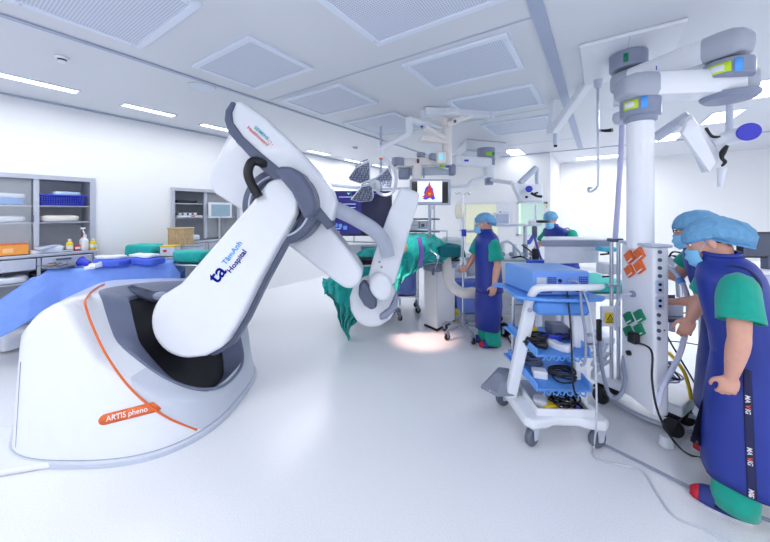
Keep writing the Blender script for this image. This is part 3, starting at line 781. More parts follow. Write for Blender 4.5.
# ------------------------------------------------------------------ steel side trolley behind the blue table
def rotz(a): return Matrix.Rotation(a, 3, 'Z')
def trolley(name, c, sx_, sy_, h, rz, label, levels, m=steel, cat='trolley', wheels=True, group=None):
    c = Vector(c); e = empty(name, c, label, cat, group); M = rotz(rz)
    q = lambda x, y, z: c + M @ Vector((x, y, z))
    for z in levels:
        MB().box(q(0, 0, z), (sx_, sy_, .02), M=M).build('shelf', m, e, bevel=.005)
    for x in (-1, 1):
        for y in (-1, 1):
            X, Y = x * (sx_ / 2 - .012), y * (sy_ / 2 - .012)
            MB().cyl(q(X, Y, .09 if wheels else .0), q(X, Y, h), .011, n=10).build('post', m, e)
            if wheels: caster(q(X, Y, 0), .035, e, rz)
    return e
def caster(p, r, parent, rz=0., m=black, fork=mgrey):
    p = Vector(p); M = rotz(rz); ax = M @ Vector((0, 1, 0))
    o = MB().cyl(p + UPV * r - ax * r * .32 , p + UPV * r + ax * r * .32, r, n=20).build('wheel', m, parent, bevel=r * .15)
    f = MB(); 
    for s_ in (-1, 1): f.prism([p + ax * s_ * r * .45 + UPV * r * .85 + M @ Vector((-r * .25, 0, 0)), p + ax * s_ * r * .45 + UPV * r * .85 + M @ Vector((r * .3, 0, 0)), p + ax * s_ * r * .45 + UPV * r * 2.25 + M @ Vector((r * .6, 0, 0)), p + ax * s_ * r * .45 + UPV * r * 2.25 + M @ Vector((-r * .4, 0, 0))], ax * s_ * r * .14)
    f.box(p + UPV * r * 2.3, (r * 1.3, r * 1.25, r * .25), M=M)
    f.cyl(p + UPV * r * 2.3, p + UPV * r * 2.9, r * .3, n=10)
    f.build('caster_fork', fork, parent)
    return o
tp_ = H(194, 262, .95)
trolley('steel_trolley', (tp_.x, tp_.y, 0), .62, .42, .95, YAW - .15, 'steel trolley behind the blue draped table carrying a teal bundle', (.94, .45))
bundle('wrapped_bundle', (tp_.x, tp_.y, .952), (.44, .30, .16), YAW - .15, teal, 'teal wrapped bundle on top of the steel trolley', 'bundle', 'teal bundles', amp=.018)
bundle('wrapped_bundle', (tp_.x, tp_.y, .462), (.46, .32, .26), YAW - .1, teal, 'teal bundle on the lower shelf of the steel trolley', 'bundle', 'teal bundles', amp=.02)
t2 = H(152, 256, 1.0)
trolley('steel_trolley', (t2.x, t2.y, 0), .75, .36, 1.0, YAW - .15, 'steel trolley under the teal parcel and the yellow topped white box', (.99, .45))
bundle('wrapped_bundle', (t2.x - .09, t2.y - .05, 1.002), (.44, .26, .17), YAW - .1, teal, 'rounded teal parcel above the folded blue gowns', 'bundle', 'teal bundles', amp=.02)
p = H(168, 263, .93); bb = empty('dispenser_box', (t2.x + .23, t2.y + .14, 1.002), 'white box with yellow top between the teal parcels', 'box')
bc = Vector((t2.x + .23, t2.y + .14, 1.002)); Mx = rotz(YAW)
MB().box(bc + UPV * .07, (.2, .14, .13), M=Mx).build('box_body', white_m, bb, bevel=.006); MB().box(bc + UPV * .143, (.21, .15, .016), M=Mx).build('box_lid', yellow, bb, bevel=.004)
MB().box(bc + UPV * .08 + Mx @ Vector((-.03, -.072, 0)), (.05, .003, .03), M=Mx).build('box_mark', red, bb, smooth=False)
p = P(192, 249, 4.7); gb = empty('grey_case', (p.x, p.y, p.z - .1), 'light grey case between the hamper and the far cupboard', 'box')
MB().box((p.x, p.y, p.z - .035), (.24, .2, .15), M=Mx).build('case_body', lgrey, gb, bevel=.01); MB().box((p.x, p.y, p.z + .045), (.245, .205, .015), M=Mx).build('case_lid', mgrey, gb, bevel=.004)
p3 = P(186, 256, 4.8); trolley('steel_trolley', (p3.x, p3.y, 0), .52, .36, P(186, 252, 4.8).z, YAW, 'low steel trolley under the cane hamper', (zb - .012, .4))

# ------------------------------------------------------------------ instrument table under a blue drape
ZT = .97
A = H(48, 270.5, ZT); B = H(171, 263.5, ZT); dx_ = (B - A).normalized(); dy_ = Vector((-dx_.y, dx_.x, 0))
if dy_.dot(FW) < 0: dy_ = -dy_
LT = (B - A).length; DT = .36
q = lambda x, y, z: A + dx_ * x + dy_ * y + UPV * (z - ZT)
tb = empty('instrument_table', q(LT / 2, DT / 2, 0), 'steel instrument table hidden under the blue drape', 'table')
MB().prism([q(.02, .03, ZT - .03), q(LT - .02, .03, ZT - .03), q(LT - .02, DT, ZT - .03), q(.02, DT, ZT - .03)], UPV * .02).build('table_top', steel, tb)
for x in (.06, LT - .06):
    for y in (.08, DT - .04): MB().cyl(q(x, y, 0), q(x, y, ZT - .03), .014, n=10).build('leg', steel, tb)
cols = [-.50, -.30, -.10, 0, .12, LT * .3, LT * .5, LT * .7, LT - .1, LT, LT + .06, LT + .10]
def rowf(y, zf, push=0.): return [q(x, y + push * math.sin(x * 9), zf(x)) for x in cols]
def zt(x): return ZT + .004 if -.0 <= x <= LT else (ZT + x * .78 if x < 0 else ZT - (x - LT) * 1.4)
def backrow(y, zf): return [q(max(x, -.12 - (DT - y) * .5), y, zf(max(x, -.12))) for x in cols]
ctrl = [backrow(DT + .05, lambda x: zt(x) - .25), backrow(DT + .02, zt), backrow(DT / 2, zt), rowf(.01, zt), rowf(-.02, lambda x: zt(x) - .03), rowf(-.05, lambda x: zt(x) - .16, .03), rowf(-.08, lambda x: zt(x) - (.30 if x > 0 else .20), .05), rowf(-.11, lambda x: zt(x) - (.50 if x > 0 else .36 + .2*max(0,x+.5)), .06)]
tag(patch(ctrl, 90, 60, .010, 5., crisp=True).build('table_drape', lblue, solid=.004, ang=80), 'light blue surgical drape over the instrument table behind the robot housing', 'drape')
# things on the drape
def onT(px, py): return H(px, py, ZT + .012)
rnd = random.Random(3)
hp = onT(60, 268)
tr = empty('instrument_tray', hp, 'heap of small steel instruments on the left end of the blue drape', 'tray')
MB().lathe(hp, [(.10, 0), (.15, .03), (.155, .032), (.145, .028), (.10, .006)], 28).build('dish', steel, tr)
for k in range(26):
    a = rnd.uniform(0, 6.28); rr = rnd.uniform(0, .13); c = hp + Vector((rr * math.cos(a), rr * math.sin(a), .035 + rnd.uniform(0, .025))); b = rnd.uniform(0, 6.28); d = Vector((math.cos(b), math.sin(b), rnd.uniform(-.2, .2))) * rnd.uniform(.04, .08)
    MB().tube([c - d, c, c + d], [.003, .006, .003], n=6).build('instrument', (steel, dgrey, mat('bronze_tool', srgb(150, 130, 110), .4, .6))[k % 3], tr)
bp_ = onT(84, 266.5)
bw = empty('kidney_bowl', bp_, 'cobalt blue bowl lying on its side on the blue drape', 'bowl'); axb = (RT * -.9 + UPV * .25).normalized(); cb = bp_ + UPV * .05
MB().lathe(cb, [(.025, .075), (.036, .05), (.04, 0), (.052, -.035), (.056, -.04), (.048, -.035), (.036, 0), (.03, .045)], 28, axis=-axb, cap=False).build('bowl_body', blue_p, bw); MB().lathe(cb, [(.056, -.036), (.060, -.038), (.056, -.042)], 28, axis=-axb, cap=False).build('bowl_rim', blue_p, bw)
bundle('gauze_pad', onT(99, 266.5), (.16, .12, .05), .4, whitecloth, 'white gauze heap beside the cobalt bowl', 'gauze', amp=.03)
bundle('gauze_pad', onT(90, 268.5), (.10, .08, .03), 1.4, whitecloth, 'small white gauze pad in front of the cobalt bowl', 'gauze', amp=.02)
drk = mat('folded_blue_gown', srgb(70, 100, 215), .8, var=.05, bump=.3, bscale=120)
for k, (px, py, s_, rz, mm, lab, dz) in enumerate(((113, 265.5, (.36, .22, .08), .45, drk, 'folded blue gown nearest the white gauze', 0), (112, 265, (.32, .16, .035), .45, whitecloth, 'white towel across the folded gown nearest the gauze', .082),
        (147, 264.2, (.40, .20, .085), .3, drk, 'folded blue gown at the right end of the blue drape', 0), (144, 264, (.36, .16, .04), .3, whitecloth, 'white folded towel lying on the right hand blue gown', .087))):
    bundle('folded_gown' if mm is drk else 'folded_towel', onT(px, py) + UPV * dz, s_, rz, mm, lab, 'linen', amp=.012)
# ------------------------------------------------------------------ people
def basis(f, up=UPV):           # columns: side(right hand), forward, up
    f = Vector(f).normalized(); r = f.cross(Vector(up)).normalized(); u = r.cross(f)
    return Matrix((r, f, u)).transposed()
def capsule_chain(mb, pts, rad, n=14, k=5, flat=None):
    """tapering limb with rounded ends"""
    pts = [Vector(p) for p in pts]; d0 = (pts[0] - pts[1]).normalized(); d1 = (pts[-1] - pts[-2]).normalized()
    sp = spline(pts, k); rr = interp(rad, k)
    head = [sp[0] + d0 * rr[0] * math.sin(a) for a in (1.35, .9, .45)]; hr = [rr[0] * math.cos(a) for a in (1.35, .9, .45)]
    tail = [sp[-1] + d1 * rr[-1] * math.sin(a) for a in (.45, .9, 1.35)]; tr = [rr[-1] * math.cos(a) for a in (.45, .9, 1.35)]
    mb.tube(head + sp + tail, hr + rr + tr, n=n, smooth=False)
def hand(mb, wr, d, nrm, s=1., curl=.5, left=True, spread=.12):
    """wrist, direction of fingers, outward normal of the back of the hand"""
    wr = Vector(wr); d = Vector(d).normalized(); nrm = Vector(nrm); nrm = (nrm - d * nrm.dot(d)).normalized(); sd = d.cross(nrm) * (1 if left else -1)  # sd points to the thumb side
    M = Matrix((sd, d, nrm)).transposed()
    mb.ell(wr + d * .048 * s, (.040 * s, .052 * s, .0155 * s), M, 20, 12, .8)
    mb.ell(wr + d * .02 * s, (.030 * s, .035 * s, .019 * s), M, 16, 10)
    lens = (.068, .077, .072, .056)
    for i in range(4):
        off = (.030 - .0195 * i) * s; base = wr + d * (.088 - .004 * abs(i - 1.2)) * s + sd * off
        dd = (d + sd * spread * (1.4 - i) * .35).normalized(); L = lens[i] * s; pts = [base - dd * .02 * s, base]; ang = 0
        cu = curl * (1 + .12 * i)
        for seg in (.45, .32, .23):
            ang += cu; ax = (dd * math.cos(ang) - nrm * math.sin(ang)); pts.append(pts[-1] + ax * L * seg)
        r = (.0088, .0092, .0088, .0078)[i] * s
        capsule_chain(mb, pts, [r * 1.08, r * 1.05, r, r * .92, r * .82], 10, 3)
    t0 = wr + d * .028 * s + sd * .026 * s; t1 = t0 + (d * .6 + sd * .75 - nrm * .25) * .035 * s; t2 = t1 + (d * .92 + sd * .25 - nrm * .45) * .030 * s; t3 = t2 + (d * .95 - sd * .1 - nrm * .5) * .024 * s
    capsule_chain(mb, [t0, t1, t2, t3], [.014 * s, .0115 * s, .010 * s, .0085 * s], 10, 3)
def remesh(mb, name, m, parent, vox, smooth=4, ang=80):
    o = mb.build(name, m, parent)
    q = o.modifiers.new('r', 'REMESH'); q.mode = 'VOXEL'; q.voxel_size = vox; q.use_smooth_shade = True
    q2 = o.modifiers.new('s', 'SMOOTH'); q2.factor = .5; q2.iterations = smooth
    dg = bpy.context.evaluated_depsgraph_get(); dg.update()
    me = bpy.data.meshes.new_from_object(o.evaluated_get(dg), depsgraph=dg)
    o.modifiers.clear(); old = o.data; o.data = me; bpy.data.meshes.remove(old)
    me.materials.clear(); me.materials.append(m)
    me.polygons.foreach_set('use_smooth', [True] * len(me.polygons))
    return o
def oring(c, f, up, a, b, n=36, e=2.3):   # ring around axis up: a = side half width, b = front half depth
    M = basis(f, up); return ring(c, M.col[0] * a, M.col[1] * b, n, e)
def person(cfg):
    g = cfg.get; f = Vector(cfg['f']).normalized(); r = f.cross(UPV).normalized(); L = -r
    e = empty('person', Vector((cfg['pelvis'][0], cfg['pelvis'][1], 0)), cfg['label'], 'person')
    S = cfg['s']; vox = cfg['vox']
    pel, che, nk, hd = [Vector(cfg[k]) for k in ('pelvis', 'chest', 'neck', 'head')]
    hf = Vector(cfg['hf']).normalized(); HM = basis(hf, cfg.get('hup', UPV)); h = lambda x, y, z: hd + HM @ Vector((x, y, z)) * S
    body = MB()
    # head
    body.ell(h(0, -.012, .03), (.076 * S, .096 * S, .088 * S), HM, 24, 16)
    body.ell(h(0, .028, -.035), (.060 * S, .062 * S, .078 * S), HM, 24, 16)
    body.ell(h(0, .060, -.088), (.026 * S, .024 * S, .020 * S), HM, 14, 10)
    body.ell(h(0, .076, .022), (.048 * S, .014 * S, .012 * S), HM, 16, 10)
    body.prism([h(0, .078, .018), h(-.016, .084, -.030), h(0, .113, -.028)], HM @ Vector((.001, 0, 0)))
    body.loft([[h(-.006, .078, .02), h(.006, .078, .02), h(.002, .09, .02), h(-.002, .09, .02)], [h(-.015, .078, -.032), h(.015, .078, -.032), h(.007, .110, -.028), h(-.007, .110, -.028)]])
    for s_ in (-1, 1): body.ell(h(.078 * s_, -.012, -.012), (.009 * S, .019 * S, .032 * S), HM, 12, 10)
    body.ell(h(0, .088, -.058), (.022 * S, .010 * S, .008 * S), HM, 12, 8)
    capsule_chain(body, [h(0, -.03, -.05), nk + (hd - nk) * .25, nk - UPV * .04], [.054 * S, .052 * S, .058 * S])
    # trunk
    tu = (nk - pel).normalized(); M = basis(f, tu)
    prof = [(-.10, .13, .095, 0), (0, .165, .115, 0), (.12, .155, .11, 0), (.26, .15, .105, 0), (.40, .165, .110, .0), (.50, .14, .09, 0), (.555, .09, .07, 0)]
    tl = (nk - pel).length; rr = []
    for t, a, b, o_ in prof:
        k = max(0, t / .555); c = pel * (1 - k) ** 2 + che * 2 * k * (1 - k) * 1.0 + nk * k * k if t > 0 else pel + tu * t
        rr.append(ring(c, M.col[0] * a * S, M.col[1] * b * S, 24, 2.3))
    body.loft(rr)
    # arms
    for key, left in (('larm', True), ('rarm', False)):
        A = cfg.get(key)
        if not A: continue
        sh, el, wr = [Vector(p) for p in A[:3]]
        capsule_chain(body, [sh.lerp(el, .16), (sh + el) / 2, el], [.040 * S, .046 * S, .042 * S]); capsule_chain(body, [el, el * .65 + wr * .35, wr], [.043 * S, .043 * S, .027 * S])
        hand(body, wr, A[3], A[4], S * cfg.get('hs', 1.), A[5], left)
    for key in ('lleg', 'rleg'):
        hp, kn, an, toe = [Vector(p) for p in cfg[key]]
        capsule_chain(body, [hp, (hp + kn) / 2, kn, (kn * .65 + an * .35), an], [.082 * S, .074 * S, .056 * S, .054 * S, .036 * S])
        td = (toe - an); td.z = 0; td.normalize()
        capsule_chain(body, [an - td * .03 - UPV * .035, an + td * .05 - UPV * .025, toe - td * .02], [.034 * S, .032 * S, .020 * S])
    remesh(body, 'body', skin, e, vox)
    # eyes, brows, hair
    for s_ in (-1, 1):
        ey = MB().ell(h(.030 * s_, .077, .004), (.0125 * S, .010 * S, .0085 * S), HM, 14, 10).build('eye', mat('eye_white', srgb(238, 236, 232), .2), e)
        MB().ell(h(.030 * s_, .0855, .003), (.0072 * S, .003 * S, .0068 * S), HM, 12, 8).build('iris', black, ey)
        MB().tube([h(.014 * s_, .092, .022), h(.032 * s_, .0905, .027), h(.05 * s_, .08, .022)], .0035 * S, n=6).build('eyebrow', hairm, e)
    hb = MB(); hb.ell(h(0, -.026, .022), (.081 * S, .092 * S, .062 * S), HM, 26, 16)
    hb.v = [v for v in hb.v]; hb.build('hair', hairm, e)
    # bouffant cap
    cs = g('cap', 1.); cb = MB(); nu, nv = 72, 22; back = g('capback', .03)
    rings_ = []
    for i in range(nv + 1):
        t = i / nv; ph = t * 1.62
        rw = []
        for j in range(nu):
            a = 2 * PI * j / nu; ca, sa = math.cos(a), math.sin(a)
            rad = math.sin(max(ph, .02)) ** .8
            bk = max(0, -sa)
            x = (.098 + back * .12) * cs * rad * ca; y = ((.120 if sa > 0 else .112) + back * .5) * cs * rad * sa - .014 - back * .5; z = .026 + (.098 + back * .12) * cs * math.cos(ph) - .045 * bk * t - .12 * max(0, -y - .10)
            ruf = .0035 * math.sin(a * 26 + 3 * math.sin(a * 3)) * t ** 2
            n_ = noise.noise(Vector((x, y, z)) * 26) * .006 + noise.noise(Vector((x, y, z)) * 70) * .002
            sc_ = 1 + (ruf + n_) / .1
            rw.append(h(x * sc_, y * sc_, z + n_ * .5))
        rings_.append(rw)
    # tuck the hem inwards
    hem = []
    for j in range(nu):
        a = 2 * PI * j / nu; bk = max(0, -math.sin(a)); ruf = .0025 * math.sin(a * 40)
        hem.append(h((.082 + ruf) * math.cos(a), (.100 + back * .75 * bk + ruf) * math.sin(a) - .012, .016 - (.060 + back * .75) * bk))
    rings_.append(hem)
    cb.loft(rings_, cap=False); cb.build('bouffant_cap', capm, e, solid=.0015, ang=180)
    bd_ = [h(.083 * math.cos(2 * PI * j / 40), .099 * math.sin(2 * PI * j / 40) - .012 + back * .75 * min(0, math.sin(2 * PI * j / 40)), .015 - (.060 + back * .75) * max(0, -math.sin(2 * PI * j / 40))) for j in range(41)]
    MB().tube(bd_, .004 * S, n=6, smooth=False).build('cap_elastic', mat('cap_band', srgb(90, 165, 225), .7), e)
    # mask
    mk = MB()
    def mp_(a, b):
        x = (a - .5) * 2; y_ = b; th = x * 1.25
        bulge = 1 - .35 * x * x
        xx = .070 * math.sin(th) * (1 - .12 * abs(b - .4)); yy = .030 + .080 * math.cos(th) * (.80 + .40 * math.sin(PI * (b * .75 + .12))) * 1.0
        zz = -.018 - .108 * b * (1 - .25 * abs(x) ** 2) - .012 * abs(x)
        return h(xx, yy + .004 * math.sin(b * 18) * (1 - abs(x)), zz)
    mk.grid(mp_, 26, 20); mk.build('face_mask', maskm, e, solid=.003, ang=180)
    for s_ in (-1, 1):
        MB().tube([h(.066 * s_, .045, -.03), h(.080 * s_, .01, -.004), h(.083 * s_, -.02, .008)], .0016 * S, n=5).build('mask_loop', maskm, e)
        MB().tube([h(.062 * s_, .045, -.105), h(.078 * s_, .01, -.06), h(.083 * s_, -.015, -.036)], .0016 * S, n=5).build('mask_loop', maskm, e)
    if g('glasses'):
        gl = MB()
        for s_ in (-1, 1):
            ringp = [h(.032 * s_ + .024 * math.cos(a), .104, .004 + .017 * math.sin(a)) for a in [2 * PI * k / 20 for k in range(21)]]
            gl.tube(ringp, .0022, n=6, smooth=False); gl.tube([h(.056 * s_, .102, .008), h(.078 * s_, .06, .008), h(.082 * s_, -.02, .004)], .0022, n=6, smooth=False)
        gl.tube([h(-.009, .105, .006), h(.009, .105, .006)], .0022, n=6, smooth=False); gl.build('glasses', black, e)
    # trousers
    tm_ = cfg.get('trousers', tealb)
    for key in ('lleg', 'rleg'):
        hp, kn, an, toe = [Vector(p) for p in cfg[key]]; td = (toe - an); td.z = 0; td.normalize(); sd = td.cross(UPV)
        rg = []
        for k in range(15):
            t = k / 14; c = hp * (1 - t) ** 2 + kn * 2 * t * (1 - t) + (an + UPV * .0 - td * .015) * t * t if False else (hp.lerp(kn, t / .5) if t < .5 else kn.lerp(an + UPV * (-.035) - td * .012, (t - .5) / .5))
            a = .086 * S; n = 28
            rg.append([c + (sd * math.cos(x) * a + td * math.sin(x) * a * 1.05) * (1 + .06 * math.sin(3 * x + t * 9) + .05 * noise.noise(c * 9 + Vector((math.cos(x), math.sin(x), 0)) * 2)) for x in [2 * PI * q / n for q in range(n)]])
        lg = MB().loft(rg, cap=False).build('trouser_leg', tm_, e, solid=.004, ang=180)
        # slippers
        M3 = basis(td); toe0 = Vector((toe.x, toe.y, 0)); heel = Vector((an.x, an.y, 0)) - td * .075 * S; ctr = (toe0 + td * .03 + heel) / 2; hl = ((toe0 + td * .03) - heel).length / 2
        def foot_ring(k, z, w=.047): return [ctr + td * (hl * k * math.sin(x)) + sd * (w * S * k * (1 + .12 * math.sin(x)) * math.cos(x)) + UPV * z for x in [2 * PI * q / 32 for q in range(32)]]
        sl = MB().loft([foot_ring(.98, .002), foot_ring(1, .008), foot_ring(1, .012), foot_ring(.98, .024), foot_ring(.9, .026)]).build('slipper', mat('slipper_blue', srgb(42, 56, 130), .7, bump=.2), e, ang=50)
        MB().tube(foot_ring(1.005, .010) + foot_ring(1.005, .010)[:1], .0035, n=6, smooth=False).build('sole_stripe', white_m, sl)
        MB().loft([foot_ring(1.0, -.0 + .001, .0475), foot_ring(1.0, .004, .0475)]).build('sole', white_m, sl)
        up_r = []
        for i in range(9):
            y = .15 + .83 * i / 8; wd_ = math.sqrt(max(0, 1 - y * y)) ** .8 * .056 * S + .002; ht = .080 * (1 - .55 * (i / 8) ** 2.2)
            up_r.append([ctr + td * hl * y + sd * wd_ * math.cos(x) + UPV * (.020 + ht * math.sin(x)) for x in [PI * q / 12 for q in range(13)]])
        MB().loft(up_r[:6], cap=False, close=False).build('slipper_upper', mat('slipper_blue', srgb(42, 56, 130), .7), sl, solid=.004, ang=180)
        MB().loft(up_r[5:], cap=False, close=False).build('toe_cap', mat('slipper_red', srgb(205, 30, 50), .7), sl, solid=.004, ang=180)
    # sleeves
    for key in ('larm', 'rarm'):
        A = cfg.get(key)
        if not A: continue
        sh, el = Vector(A[0]), Vector(A[1]); d = (el - sh); n = 32; x_, y_ = frame(d); sv = []
        sl_ = g('sleeve', .80)
        for k in range(12):
            t = -.14 + (sl_ + .14) * k / 11; a = (.074 + .018 * min(1, max(0, t))) * S * max(.12, math.sqrt(max(0, 1 - max(0, (.16 - t) / .30) ** 2)))
            sv.append([sh + d * t + (x_ * math.cos(q) + y_ * math.sin(q)) * a * (1 + .035 * math.sin(3 * q + 7 * t) + .05 * noise.noise((sh + x_ * math.cos(q) * .1 + y_ * math.sin(q) * .1 + d * t) * 14)) for q in [2 * PI * z / n for z in range(n)]])
        MB().loft(sv, cap=False).build('sleeve', tealb, e, solid=.004, ang=180)
    # lead vest and skirt
    vb = cfg['vest']; rg = []
    for (t, a, b, fo) in vb:      # height fraction along pelvis->neck (may be negative), half width, half depth, forward offset
        c = pel + (nk - pel) * t if t > .5 else pel + (nk - pel) * t
        if t > 0: c = pel * (1 - t) ** 2 + che * 2 * t * (1 - t) + nk * t * t
        ax = tu if t > .2 else UPV
        Mx_ = basis(f, ax); rg.append([v + Vector((0, 0, 0)) for v in ring(c + f * fo, Mx_.col[0] * a, Mx_.col[1] * b, 48, 2.5)])
    wob = []
    for k, rr_ in enumerate(rg):
        wob.append([v + noise.noise_vector(v * 6) * .010 for v in rr_])
    MB().loft(wob, cap=False).build('lead_vest', navy, e, solid=.010, ang=180)
    MB().tube(wob[0] + wob[0][:1], .007, n=8, smooth=False).build('vest_binding', navyd, e)
    MB().tube(wob[-1] + wob[-1][:1], .012, n=8, smooth=False).build('collar_binding', navy, e)
    for key in ('larm', 'rarm'):     # armhole binding
        A = cfg.get(key)
        if A:
            sh, el = Vector(A[0]), Vector(A[1]); d = (el - sh).normalized(); inn = (che * .5 + nk * .5 - sh).normalized(); c = sh + inn * .025 + UPV * .0
            fr_ = (f * .35 + UPV * .94).normalized(); s2 = f
            MB().tube([c + (UPV * math.cos(q) * .085 * S + f * math.sin(q) * .078 * S + inn * (.03 * math.cos(q) + .004)) - UPV * .02 for q in [2 * PI * z / 32 for z in range(33)]], .008, n=8, smooth=False).build('armhole_binding', navyd, e)
    sk = cfg['skirt']; rs = []
    for (z, a, b, fo, so) in sk:
        c = Vector((pel.x, pel.y, z)) + f * fo + L * so; Mx_ = basis(f)
        rs.append([v + noise.noise_vector(Vector((v.x, v.y, z * .3)) * 7) * .014 for v in ring(c, Mx_.col[0] * a, Mx_.col[1] * b, 56, 2.6)])
    MB().loft(rs, cap=False).build('lead_skirt', navy, e, solid=.010, ang=180)
    MB().tube(rs[-1] + rs[-1][:1], .006, n=8, smooth=False).build('hem_binding', navyd, e)
    e['rings'] = 0; del e['rings']
    return e, rs, f, L

def lerp3(a, b, t): return Vector(a).lerp(Vector(b), t)
vest_std = [(-.42, .205, .150, .0), (-.30, .200, .148, .0), (-.1, .190, .145, .0), (.15, .180, .138, .0), (.4, .180, .136, .0), (.62, .195, .135, 0), (.78, .205, .130, 0), (.88, .190, .118, 0), (.95, .150, .105, 0), (1.0, .100, .088, .0), (1.06, .074, .074, .008), (1.14, .066, .068, .012)]
# the one in front at the right, leaning towards the column
fA = RT * -.66 + FW * .75; LA = -(fA.cross(UPV)).normalized(); pA = W(1.985, 1.735, .86)
lS = W(1.795, 1.615, 1.27); lE = W(1.722, 1.545, 1.0); lW_ = W(1.765, 1.62, .785)
pa, rsA, fA_, LA_ = person(dict(label='person in navy lead apron and teal scrubs leaning forward at the right picture edge', f=fA, s=1.0, vox=.006, pelvis=pA, chest=W(1.93, 1.765, 1.17), neck=W(1.895, 1.765, 1.345), head=W(1.862, 1.832, 1.452), hf=RT * -.66 + FW * .66 - UPV * .36, hup=UPV,
    cap=1.0, capback=.060, sleeve=.70, hs=.98,
    larm=[lS, lE, lW_, (W(1.762, 1.65, .64) - lW_), (LA * 1 - fA * .2), .45], rarm=[W(2.02, 1.90, 1.28), W(2.0, 2.02, 1.05), W(1.98, 2.06, .93), RT * -.1 + FW * .3 - UPV, -LA, .6],
    lleg=[pA + LA * .09, W(1.90, 1.72, .47), W(1.855, 1.70, .085), W(1.765, 1.80, .03)], rleg=[pA - LA * .09, W(2.07, 1.86, .47), W(2.12, 1.83, .085), W(2.01, 1.95, .03)],
    vest=vest_std, skirt=[(.98, .170, .130, 0, 0), (.8, .19, .15, 0, 0), (.6, .205, .168, .0, .0), (.4, .215, .178, .0, .0), (.25, .22, .185, -.005, .0), (.20, .22, .185, -.005, 0)]))
# belt strip with lettering down the skirt
def skirt_pt(j, t):    # on the skirt's left side
    n = len(rsA) - 1; x = t * n; i = min(int(x), n - 1); fr_ = x - i
    jj = j % 56; j0 = int(jj); a = rsA[i][j0].lerp(rsA[i][(j0 + 1) % 56], jj - j0); b = rsA[i + 1][j0].lerp(rsA[i + 1][(j0 + 1) % 56], jj - j0)
    p = a.lerp(b, fr_); c = Vector((pA.x, pA.y, p.z)); return p + (p - c).normalized() * .008
J0 = 28.0 - .1
tape = MB(); tape.grid(lambda a, b: skirt_pt(J0 + (a - .5) * 1.0, .12 + .86 * b), 4, 40); tape.build('ribbon_tape', navyd, pa, solid=.003)
for k, tz in enumerate((.30, .55, .80)):
    for ch, col, dt in (('MA', white_m, 0), ('V', mat('star_orange', srgb(235, 90, 50), .5), .047), ('IG', white_m, .066)):
        o_ = skirt_pt(J0 - .30, tz + dt); dn = (skirt_pt(J0, tz + dt + .05) - skirt_pt(J0, tz + dt)).normalized(); ac = (skirt_pt(J0 + .5, tz + dt) - skirt_pt(J0 - .5, tz + dt)).normalized()
        if dn.cross(ac).dot(LA) < 0: pass
        text(ch, .025, o_ + LA * .006, dn, ac, 'tape_lettering', col, pa, bold=.0008)
# the hanging dark flap of the skirt lining
fl = [P(711, 380, 1.80), P(716, 384, 1.80), P(714, 447, 1.82), P(705, 448, 1.83), P(692, 441, 1.84), P(700, 412, 1.82)]
MB().prism(fl, (fA + LA).normalized() * .012).build('skirt_lining', black, pa, bevel=.003)
MB().box(P(694, 440, 1.85), (.03, .03, .02)).build('flap_clip', dgrey, pa, bevel=.004)

# the one behind
fB = RT * -.75 + FW * .66; LB = -(fB.cross(UPV)).normalized(); pB = W(2.31, 2.12, .90)
person(dict(label='person with glasses and blue cap standing behind the leaning colleague, arms reaching to the column', f=fB, s=1.0, vox=.007, pelvis=pB, chest=W(2.24, 2.16, 1.2), neck=W(2.20, 2.20, 1.37), head=W(2.165, 2.235, 1.50), hf=RT * -.70 + FW * .66 - UPV * .22, cap=.98, capback=.05, glasses=True, sleeve=.55,
    larm=[W(2.14, 2.04, 1.30), W(2.10, 2.06, 1.04), W(2.04, 2.20, 1.0), RT * -.62 + FW * .5 - UPV * .15, UPV + LB * .2, .35], rarm=[W(2.29, 2.34, 1.30), W(2.22, 2.42, 1.13), W(2.15, 2.56, 1.18), RT * -.7 + FW * .4, UPV, .4],
    lleg=[pB + LB * .09, W(2.23, 2.06, .48), W(2.24, 2.06, .085), W(2.13, 2.16, .03)], rleg=[pB - LB * .09, W(2.37, 2.21, .48), W(2.38, 2.20, .085), W(2.27, 2.30, .03)],
    vest=vest_std, skirt=[(1.0, .170, .130, 0, 0), (.8, .185, .145, 0, 0), (.6, .20, .16, .0, .0), (.3, .215, .175, .0, .0)]))
# the one by the operating table
fC = RT * -.97 + FW * .12; fC.normalize(); LC = -(fC.cross(UPV)).normalized(); pC = W(1.255, 3.86, .88)
cw_ = lambda px, py, w: P(px, py, w)
person(dict(label='person in navy apron standing upright in side view beside the drip stand, facing the patient', f=fC, s=.97, vox=.008, pelvis=pC, chest=W(1.235, 3.86, 1.18), neck=W(1.235, 3.86, 1.355), head=W(1.20, 3.85, 1.49), hf=RT * -.95 + FW * .22 - UPV * .12, cap=1.0, capback=.02, sleeve=.80,
    larm=[W(1.25, 3.70, 1.275), W(1.30, 3.68, 1.01), W(1.25, 3.64, .78), -UPV + fC * .18, LC, .35], rarm=[W(1.21, 4.03, 1.28), W(1.15, 4.10, 1.05), W(1.06, 4.08, .92), fC - UPV * .6, -LC, .35],
    lleg=[pC + LC * .08, W(1.255, 3.79, .46), W(1.275, 3.78, .085), W(1.155, 3.79, .03)], rleg=[pC - LC * .08, W(1.23, 3.95, .46), W(1.235, 3.94, .085), W(1.115, 3.95, .03)],
    vest=vest_std, skirt=[(.98, .160, .125, 0, 0), (.78, .168, .138, 0, 0), (.5, .168, .148, .0, .0), (.22, .160, .140, .01, .0)]))
